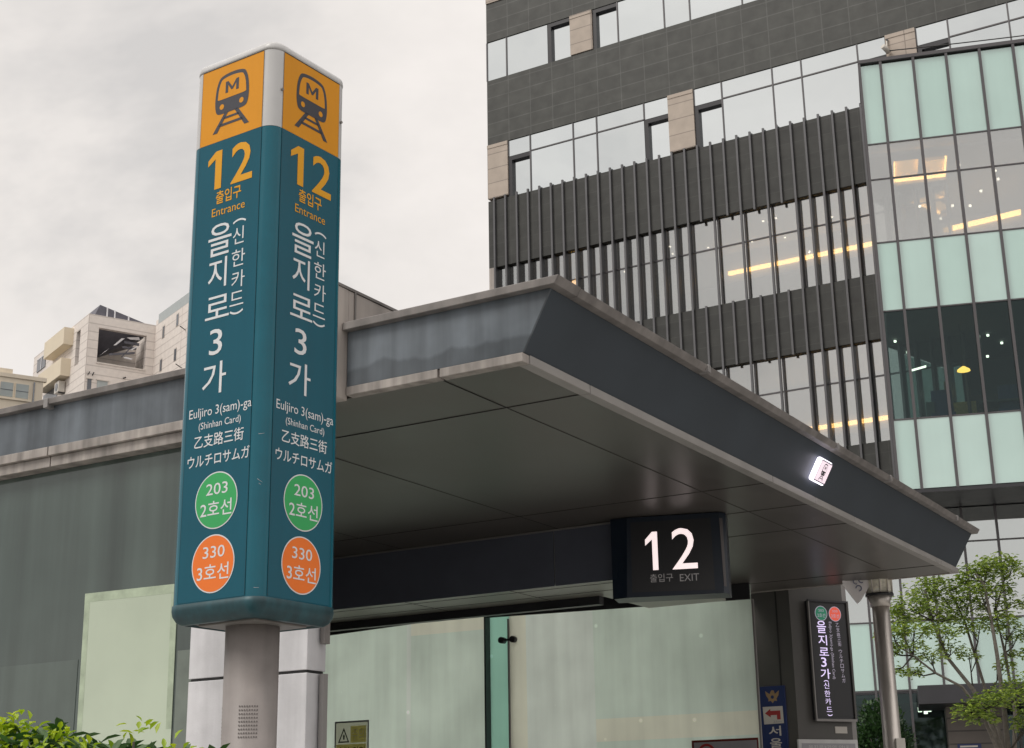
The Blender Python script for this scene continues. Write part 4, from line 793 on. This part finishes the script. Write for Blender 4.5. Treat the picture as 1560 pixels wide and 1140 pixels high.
for q in (((1.15, 35.95), (1.35, 36.15), (1.85, 36.65), (1.5, 36.35)), ((2.15, 36.95), (2.35, 37.0), (3.0, 37.65), (2.75, 37.62)), ((3.15, 37.75), (3.4, 37.65), (4.2, 37.72), (4.1, 37.95)), ((3.5, 36.85), (3.6, 36.80), (4.05, 37.15), (3.98, 37.2)), ((2.95, 36.1), (3.1, 36.2), (3.7, 36.15), (3.6, 36.05))):
    b.poly([(x, 0.38, z) for x, z in q] + [(x, 0.46, z) for x, z in q], [(0, 1, 2, 3), (7, 6, 5, 4), (0, 4, 5, 1), (1, 5, 6, 2), (2, 6, 7, 3), (3, 7, 4, 0)], M['w_light'])
part('skylight', WB)(b)
b = MB()
for q in (((1.9, 36.15), (3.9, 36.6), (3.9, 36.75), (1.9, 36.3)), ((2.9, 36.9), (4.0, 36.95), (4.0, 37.1), (2.9, 37.05)), ((2.85, 36.2), (2.95, 36.2), (3.9, 37.4), (3.8, 37.4)), ((3.0, 37.3), (4.2, 37.3), (4.2, 37.5), (3.0, 37.5))):
    b.poly([(x, 0.5, z) for x, z in q] + [(x, 0.6, z) for x, z in q], [(0, 1, 2, 3), (7, 6, 5, 4), (0, 4, 5, 1), (1, 5, 6, 2), (2, 6, 7, 3), (3, 7, 4, 0)], M['w_dark'])
part('steel_truss', WB)(b)
for y0, y1, z0, z1 in ((3.3, 8.0, 37.4, 38.75), (3.5, 9.0, 34.95, 36.35)):
    b = MB(); b.box(-0.75, -0.0025, y0, y1, z0, z1, M['cream']); part('balcony', WB)(b)
b = MB(); b.box(-0.55, -0.06, 4.3, 5.3, 33.9, 34.75, M['box_white']); b.tube([(-0.56, 4.8, 34.32), (-0.58, 4.8, 34.32)], 0.3, M['w_glass'], 16); b.box(-0.5, -0.0025, 4.4, 4.5, 33.8, 33.9, M['steel_dark']); part('air_conditioner', WB)(b)
b = MB(); b.box(-0.06, -0.0025, 9.8, 11.9, 37.4, 38.4, M['w_glass']); f_ = part('window', WB)(b)
b = MB(); b.box(-0.1, -0.061, 10.7, 10.8, 37.4, 38.4, M['w_light']); b.box(-0.1, -0.061, 9.8, 11.9, 38.41, 38.5, M['w_light']); part('window_frame', f_)(b)
b = MB(); b.box(-0.05, -0.0025, 6.2, 9.6, 33.2, 34.9, M['w_glass']); part('window', WB)(b)
for x0, x1, z0, z1, m in ((0.22, 0.52, 32.0, 33.9, 'w_glass'), (0.95, 1.75, 31.8, 33.9, 'w_glass_pale')):
    b = MB(); b.box(x0, x1, -0.03, -0.0025, z0, z1, M[m]); f_ = part('window', WB)(b); b = MB(); b.box(x0 - 0.1, x1 + 0.1, -0.09, -0.0035, z1, z1 + 0.09, M['cream_shade']); part('window_hood', f_)(b)
b = MB()
for x0, x1 in ((0.2, 0.32), (0.55, 0.63)): b.tube([(x0, -0.06, 34.2), (x1, -0.1, 34.45)], 0.04, M['steel_dark'], 6)
b.tube([(2.9, -0.06, 34.35), (3.1, -0.1, 34.45)], 0.05, M['steel_dark'], 6); part('wall_lamp', WB)(b)
b = MB(); b.hexa([(0.5, 0.3, 39.0), (4.6, 0.3, 39.02), (4.6, 3.0, 39.02), (0.5, 3.0, 39.0), (0.9, 0.32, 39.95), (4.55, 0.32, 39.1), (4.55, 3.0, 39.1), (0.9, 3.0, 39.95)], M['w_dark'])
part('roof_canopy', WB)(b)
b = MB()
for x in (1.4, 2.0, 3.1): b.box(x, x + 0.09, 0.2, 0.29, 39.0, 39.9 - (x - 0.9) * 0.22, M['w_light'])
part('roof_strut', WB)(b)
# wing coming forward on the right
b = MB(); b.box(5.242, 12, -9.0, 8, 0, 38.95, M['w_stone']); wg = part('wing_wall', WB)(b)
b = MB(); b.box(5.25, 5.32, -9.0, -0.5, 38.951, 39.75, M['w_glass_pale']); b.box(5.25, 5.6, -0.5, -0.05, 38.951, 39.35, M['w_stone']); part('glass_parapet', WB)(b)
for y, z in ((-1.67, 37.5), (-4.35, 37.7), (-1.5, 34.9), (-4.25, 35.0)):
    b = MB(); b.box(5.215, 5.2415, y - 0.27, y + 0.27, z - 0.02, z + 1.02, M['cream_shade']); f_ = part('window', WB)(b); b = MB(); b.box(5.205, 5.2145, y - 0.27, y + 0.12, z, z + 0.9, M['w_glass']); part('window_pane', f_)(b)
b = MB()
for y, z in ((-6.0, 36.9), (-5.6, 34.1)): b.tube([(5.24, y, z), (4.6, y - 0.5, z + 0.05)], 0.035, M['steel_dark'], 6)
part('wall_rod', WB)(b)

YB = thing('cream_apartment_building', 'cream rendered building with wide pale windows at far left', 'building', (-25.083, 70.681, 0), R(32.5))
b = MB(); b.box(-9, 1.75, 0, 8, 0, 23.62, M['w_yellow']); part('rendered_wall', YB)(b)
b = MB(); b.box(-9, 0.28, 0.3, 4, 23.621, 23.93, M['w_yellow']); b.box(-9, 1.9, -0.06, 0.2, 23.4, 23.6, M['w_yellow']); part('roof_parapet', YB)(b)
for x0, x1 in ((-0.34, 0.29), (0.42, 1.05), (-1.1, -0.48)):
    b = MB(); b.box(x0, x1, -0.02, -0.002, 22.40, 23.13, M['w_glass_pale']); f_ = part('window', YB)(b)
    b = MB(); b.box(x0 - 0.03, x0, -0.05, -0.002, 22.37, 23.16, M['w_yellow']); b.box(x1, x1 + 0.03, -0.05, -0.002, 22.37, 23.16, M['w_yellow']); b.box(x0, x1, -0.03, -0.0205, 22.74, 22.77, M['w_glass']); part('window_frame', f_)(b)
b = MB(); b.box(-0.7, 1.2, -0.08, -0.002, 22.26, 22.36, M['w_yellow']); part('window_sill', YB)(b)
b = MB(); b.tube([(1.3, -0.05, 10), (1.3, -0.05, 23.3)], 0.04, M['w_glass'], 8); part('drain_pipe', YB)(b)

# ================================================================== STREET LAMP, BANNER, CABLES
LX_, LY_ = 3.80, 15.54
LP = thing('street_lamp', 'polished steel lamp post with ribbed stained lantern beside the entrance pillar', 'street lamp', (LX_, LY_, 0.12))
b = MB(); b.tube([(0, 0, 0), (0, 0, 0.5), (0, 0, 3.62)], [0.098, 0.092, 0.088], M['steel'], 28); part('steel_post', LP)(b)
b = MB(); b.tube([(0, 0, 3.61), (0, 0, 3.66), (0, 0, 3.72)], [0.105, 0.105, 0.13], M['steel'], 28); b.tube([(0, 0, 3.721), (0, 0, 3.745)], 0.145, M['steel_dark'], 28); part('collar', LP)(b)
b = MB(); b.tube([(0, 0, 3.746), (0, 0, 4.25)], [0.125, 0.135], M['lantern'], 28)
la = part('lantern', LP)(b)
b = MB()
for k in range(10): a = R(36 * k + 10); b.tube([(0.135 * math.cos(a), 0.135 * math.sin(a), 3.746), (0.142 * math.cos(a), 0.142 * math.sin(a), 4.25)], 0.008, M['steel'], 6)
b.tube([(0, 0, 3.93), (0, 0, 3.95)], 0.146, M['steel'], 28); part('lantern_rib', la)(b)
b = MB(); b.tube([(0, 0, 4.251), (0, 0, 4.29), (0, 0, 4.36)], [0.17, 0.17, 0.03], M['steel_dark'], 28); part('lantern_cap', LP)(b)
b = MB(); b.box(0.0, 0.09, -0.16, -0.095, 1.9, 2.27, M['box_white']); b.box(0.03, 0.06, -0.163, -0.1605, 2.10, 2.16, M['steel_dark']); part('control_box', LP)(b, 0.008)
b = MB(); b.tube([(0, 0, 4.17), (-0.42, -0.03, 4.19)], 0.012, M['steel_dark'], 8); part('banner_arm', LP)(b)
BN = thing('hanging_banner', 'white pointed pennant banner with grey blue print hanging beside the lamp', 'banner', (LX_, LY_, 0.12))
b = MB(); pts = []
for i in range(9):
    t = i / 8; x = -0.385 + 0.275 * t; zb = 3.83 - 0.20 * (1 - abs(t * 2 - 1.05)) ; pts.append((x, -0.045 + 0.012 * math.sin(t * 6), zb))
tp = [(p[0], p[1], 4.165) for p in pts]
n_ = len(pts); allp = [(x, y, z) for x, y, z in pts] + tp + [(x, y + 0.006, z) for x, y, z in pts] + [(x, y + 0.006, z) for x, y, z in tp]
b.poly(allp, [(i, i + 1, n_ + i + 1, n_ + i) for i in range(n_ - 1)] + [(2 * n_ + i + 1, 2 * n_ + i, 3 * n_ + i, 3 * n_ + i + 1) for i in range(n_ - 1)] + [(i + 1, i, 2 * n_ + i, 2 * n_ + i + 1) for i in range(n_ - 1)], M['banner']); part('banner_cloth', BN)(b)
b = MB(); TB = lambda x, z, d: (x, -0.060 - d, z)
b.flat(ring(-0.225, 3.80, 0.022, 0.034, -90, 180, 16), TB, 0, M['banner_print']); b.flat(ring(-0.19, 3.885, 0.022, 0.034, 0, 300, 16), TB, 0, M['banner_print']); b.flat(ring(-0.25, 3.87, 0.02, 0.03, 90, 300, 16), TB, 0, M['banner_print']); part('banner_print', BN)(b)
RT = Matrix.Translation((-0.681, 44.995, 0)) @ Matrix.Rotation(R(-30.47), 4, 'Z')
for lbl, z0 in (('upper black cable strung over the glass block roof', (22.64, 21.36)), ('lower black cable strung over the glass block roof', (22.445, 21.16))):
    b = MB(); a0, a1 = Vector((13.5, -0.18, z0[0])), Vector((20.5, -0.45, z0[1])); b.tube([tuple(RT @ (a0.lerp(a1, t / 14) - Vector((0, 0, 0.16 * (t / 14) * (1 - t / 14))))) for t in range(15)], 0.016, M['cable'], 6)
    tag(b.build('overhead_cable'), lbl, 'cable', 'cables above the glass block')

# ================================================================== PLANTS
def leaf(mb, p, d, up, L, wd, m, fold=0.25):
    d = d.normalized(); s = d.cross(up)
    if s.length < 1e-3: s = d.cross(Vector((1, 0, 0)))
    s.normalize(); nrm = s.cross(d)
    a = p; t = p + d * L - nrm * L * 0.12; m1 = p + d * L * 0.45
    l1 = m1 + s * wd * 0.5 + nrm * wd * fold; r1 = m1 - s * wd * 0.5 + nrm * wd * fold
    l2 = p + d * L * 0.78 + s * wd * 0.33 + nrm * wd * fold * 0.4; r2 = p + d * L * 0.78 - s * wd * 0.33 + nrm * wd * fold * 0.4
    mb.poly([a, l1, l2, t, r2, r1, m1], [(0, 6, 2, 1), (6, 3, 2), (0, 5, 4, 6), (6, 4, 3)], m, True)
def rvec(r=random): 
    while True:
        v = Vector((r.uniform(-1, 1), r.uniform(-1, 1), r.uniform(-1, 1)))
        if 0.1 < v.length < 1: return v.normalized()
random.seed(5)
HG = thing('hedge', 'leafy evergreen hedge with bright yellow green shoots at lower left', 'hedge', (-1.45, 4.75, 0.0), R(-14))
def htop(x):  # hedge top height along its length
    return 1.850 - 0.045 * max(0, x - 0.15) / 0.45 + 0.022 * math.sin(x * 9 + 1) + 0.014 * math.sin(x * 23)
fo = MB(); sh = MB(); st = MB()
for k in range(6800):
    x = random.uniform(-1.5, 0.66); y = random.uniform(-0.45, 0.45)
    zt = htop(x) - 0.30 * max(0, abs(y) - 0.30)
    z = zt - abs(random.gauss(0, 0.16)) if random.random() < 0.75 else random.uniform(0.3, zt)
    if x > 0.56: z -= (x - 0.56) * 0.9
    d = rvec(); d.z = abs(d.z) * 0.6 + 0.05
    leaf(fo, Vector((x, y, z)), d, Vector((0, 0, 1)), random.uniform(0.05, 0.088), random.uniform(0.026, 0.042), M['hedge_leaf'])
for (x, y, n_, h) in ((-0.05, -0.2, 70, 0.02), (0.04, -0.28, 60, 0.02), (0.10, -0.15, 40, 0.0), (-0.30, -0.1, 40, 0.03), (0.36, -0.15, 14, 0.075), (0.53, -0.2, 16, 0.03), (0.27, -0.3, 14, 0.0), (-0.7, 0, 40, 0.05), (-1.1, -0.2, 40, 0.04), (0.13, -0.33, 26, -0.03), (-0.18, -0.3, 30, 0.0), (0.22, -0.2, 18, 0.0)):
    sh = MB()
    for k in range(n_):
        p = Vector((x + random.gauss(0, 0.035), y + random.gauss(0, 0.04), htop(x) + h + random.gauss(-0.01, 0.018)))
        d = rvec(); d.z = abs(d.z) + 0.2
        leaf(sh, p, d, Vector((0, 0, 1)), random.uniform(0.025, 0.045), random.uniform(0.014, 0.022), M['hedge_shoot'])
    part('young_shoot', HG)(sh)
for k in range(60):
    x = random.uniform(-1.45, 0.6); y = random.uniform(-0.3, 0.3); st.tube([(x, y, 0.12), (x + random.uniform(-.05, .05), y, 1.0), (x + random.uniform(-.1, .1), y + random.uniform(-.05, .05), htop(x) - 0.04)], [0.014, 0.01, 0.004], M['bark_dark'], 6)
for (x, y, h) in ((0.36, -0.15, 0.06), (0.53, -0.2, 0.05)): st.tube([(x, y, htop(x) - 0.2), (x, y, htop(x) + h * 0.6)], 0.004, M['bark_dark'], 5)
part('foliage', HG)(fo); part('stems', HG)(st)

def tree(name, label, loc, stems, m_leaf, seed, nleaf, L, pads):
    random.seed(seed)
    T = thing(name, label, 'tree', loc)
    tr = MB(); cr = MB()
    for pts, r0 in stems:
        n_ = len(pts); tr.tube(pts, [r0 * (1 - 0.75 * i / (n_ - 1)) for i in range(n_)], M['bark'], 8)
    for (x, y, z, rx, rz, w_) in pads:
        # a twig from the nearest stem point, then a flat layered pad of leaves
        best = min((Vector(p) for pts, _ in stems for p in pts[1:]), key=lambda q: (q - Vector((x, y, z - 0.25))).length)
        c = Vector((x, y, z)); mid = best.lerp(c, 0.55) - Vector((0, 0, 0.05)); tr.tube([tuple(best), tuple(mid), tuple(c)], [0.014, 0.010, 0.004], M['bark_dark'], 5)
        for q in range(5):
            t = rvec(); t.z *= 0.3; e_ = c + Vector((t.x * rx, t.y * rx, t.z * rz)); tr.tube([tuple(mid), tuple(e_)], [0.006, 0.003], M['bark_dark'], 4)
        for k in range(int(nleaf * w_)):
            a = random.uniform(0, 6.283); rr = math.sqrt(random.random()) * rx
            zz = random.gauss(0, rz * 0.45) - 0.25 * rr * rr / rx
            p = c + Vector((rr * math.cos(a), rr * math.sin(a), zz))
            d = Vector((math.cos(a + random.gauss(0, .8)), math.sin(a + random.gauss(0, .8)), random.uniform(-0.35, 0.35)))
            leaf(cr, p, d, Vector((random.gauss(0, .25), random.gauss(0, .25), 1)), L * random.uniform(0.7, 1.3), L * random.uniform(0.45, 0.7), m_leaf)
    part('trunk', T)(tr); part('crown', T)(cr)
    return T
# multi-stem street tree, seen against the glass block.  Local axes follow the camera: x right, y away
TX, TY = 6.62, 21.0
PX = 21.0 / 2264 * 1.04      # metres per picture pixel at this distance, for laying out the crown
def pt(px, py, y=0.0):
    py += 5
    return ((px - 1512) * PX + y * 0.3, y, 2.50 + (1140 - py) * PX + y * 0.12)
stems = [([(0, 0, 0), (0.0, 0, 1.4), pt(1512, 1140), pt(1497, 1085), pt(1480, 1050, .1), pt(1448, 1005, .2), pt(1430, 950, .3), pt(1425, 905, .3)], 0.05),
         ([(0.02, 0.1, 0), (0.06, 0.05, 1.4), pt(1521, 1140), pt(1522, 1080), pt(1520, 1000, -.1), pt(1517, 950, -.1), pt(1512, 900, -.1), pt(1500, 880)], 0.05),
         ([(0.05, -0.1, 0), (0.09, -0.05, 1.2), pt(1530, 1140, .2), pt(1538, 1085, .3), pt(1533, 1000, .4), pt(1525, 940, .4), pt(1545, 890, .5)], 0.045),
         ([(-0.02, -0.1, 0), (-0.02, -0.05, 1.2), pt(1508, 1140, -.2), pt(1488, 1080, -.3), pt(1465, 1045, -.3), pt(1430, 1025, -.4), pt(1400, 1000, -.4), pt(1384, 988, -.5)], 0.035),
         ([(0.0, 0.15, 0), (0.03, 0.1, 1.2), pt(1518, 1140, .3), pt(1500, 1060, .4), pt(1488, 1000, .5), pt(1478, 950, .5), pt(1460, 905, .6)], 0.04)]
pads = []
random.seed(8)
for (px, py, y, rx, rz, wt) in ((1372, 965, -.3, .20, .12, 1), (1366, 990, -.2, .12, .10, .6), (1380, 945, .1, .20, .12, 1), (1400, 925, 0, .22, .14, 1.2), (1405, 960, -.4, .22, .12, 1), (1395, 985, -.4, .22, .09, .8), (1420, 905, .3, .22, .14, 1.2), (1432, 935, .2, .24, .15, 1.2),
                                (1435, 890, .4, .15, .10, .7), (1450, 915, .5, .24, .15, 1.2), (1462, 945, .3, .25, .13, 1.1), (1475, 895, .4, .24, .13, 1.2), (1487, 925, .3, .24, .15, 1.2), (1500, 880, .1, .24, .13, 1.2), (1505, 905, 0, .25, .14, 1.2), (1520, 870, .1, .22, .12, 1.1), (1540, 862, .3, .22, .12, 1.1), (1558, 875, .4, .25, .15, 1.2),
                                (1530, 900, .4, .25, .12, 1.0), (1550, 925, .4, .22, .12, .8), (1525, 945, .1, .26, .11, 1), (1500, 960, .2, .26, .09, .8), (1540, 958, .5, .18, .08, .5), (1440, 965, -.1, .24, .12, 1), (1425, 1000, -.2, .20, .08, .6), (1455, 990, .1, .18, .09, .5), (1398, 1022, -.4, .11, .08, .5), (1372, 1020, -.4, .08, .06, .3),
                                (1480, 1000, .3, .15, .07, .4), (1375, 935, .2, .10, .08, .5), (1556, 975, .6, .16, .09, .6), (1548, 1000, .6, .16, .09, .5), (1470, 1075, -.5, .18, .10, .9), (1500, 1062, -.5, .25, .12, 1.2), (1530, 1055, -.4, .3, .16, 1.5), (1555, 1040, -.3, .26, .2, 1.5), (1490, 1085, -.4, .2, .1, .9), (1556, 1085, -.2, .22, .14, 1), (1544, 1100, -.3, .12, .06, .3), (1530, 1015, .4, .12, .07, .4)):
    p = pt(px, py, y); pads.append((p[0], p[1], p[2], rx * 1.05, rz, wt))
tree('street_tree', 'multi-stemmed small leaved green tree in front of the glass lobby', (TX, TY, 0.0), stems, M['tree_leaf'], 21, 215, 0.068, pads)

random.seed(31)
BU = thing('evergreen_bush', 'dense dark green clipped bush behind the lamp post', 'bush', (6.05, 25.6, 0.0))
fo = MB(); st = MB()
for k in range(9500):
    u = rvec(); r = random.uniform(0.62, 1.0) * (1 + 0.08 * math.sin(u.x * 9) * math.sin(u.z * 11 + 2))
    p = Vector((u.x * 0.62 * r, u.y * 0.55 * r, 1.95 + u.z * 1.62 * r)) 
    d = (u + rvec() * 0.8).normalized()
    leaf(fo, p, d, Vector((0, 0, 1)), random.uniform(0.07, 0.12), random.uniform(0.035, 0.055), M['bush_leaf'])
for k in range(7): st.tube([(random.uniform(-.1, .1), random.uniform(-.1, .1), 0), (random.uniform(-.2, .2), random.uniform(-.2, .2), 1.2), (random.uniform(-.35, .35), random.uniform(-.3, .3), 2.9)], [0.04, 0.03, 0.01], M['bark_dark'], 6)
part('foliage', BU)(fo); part('stems', BU)(st)
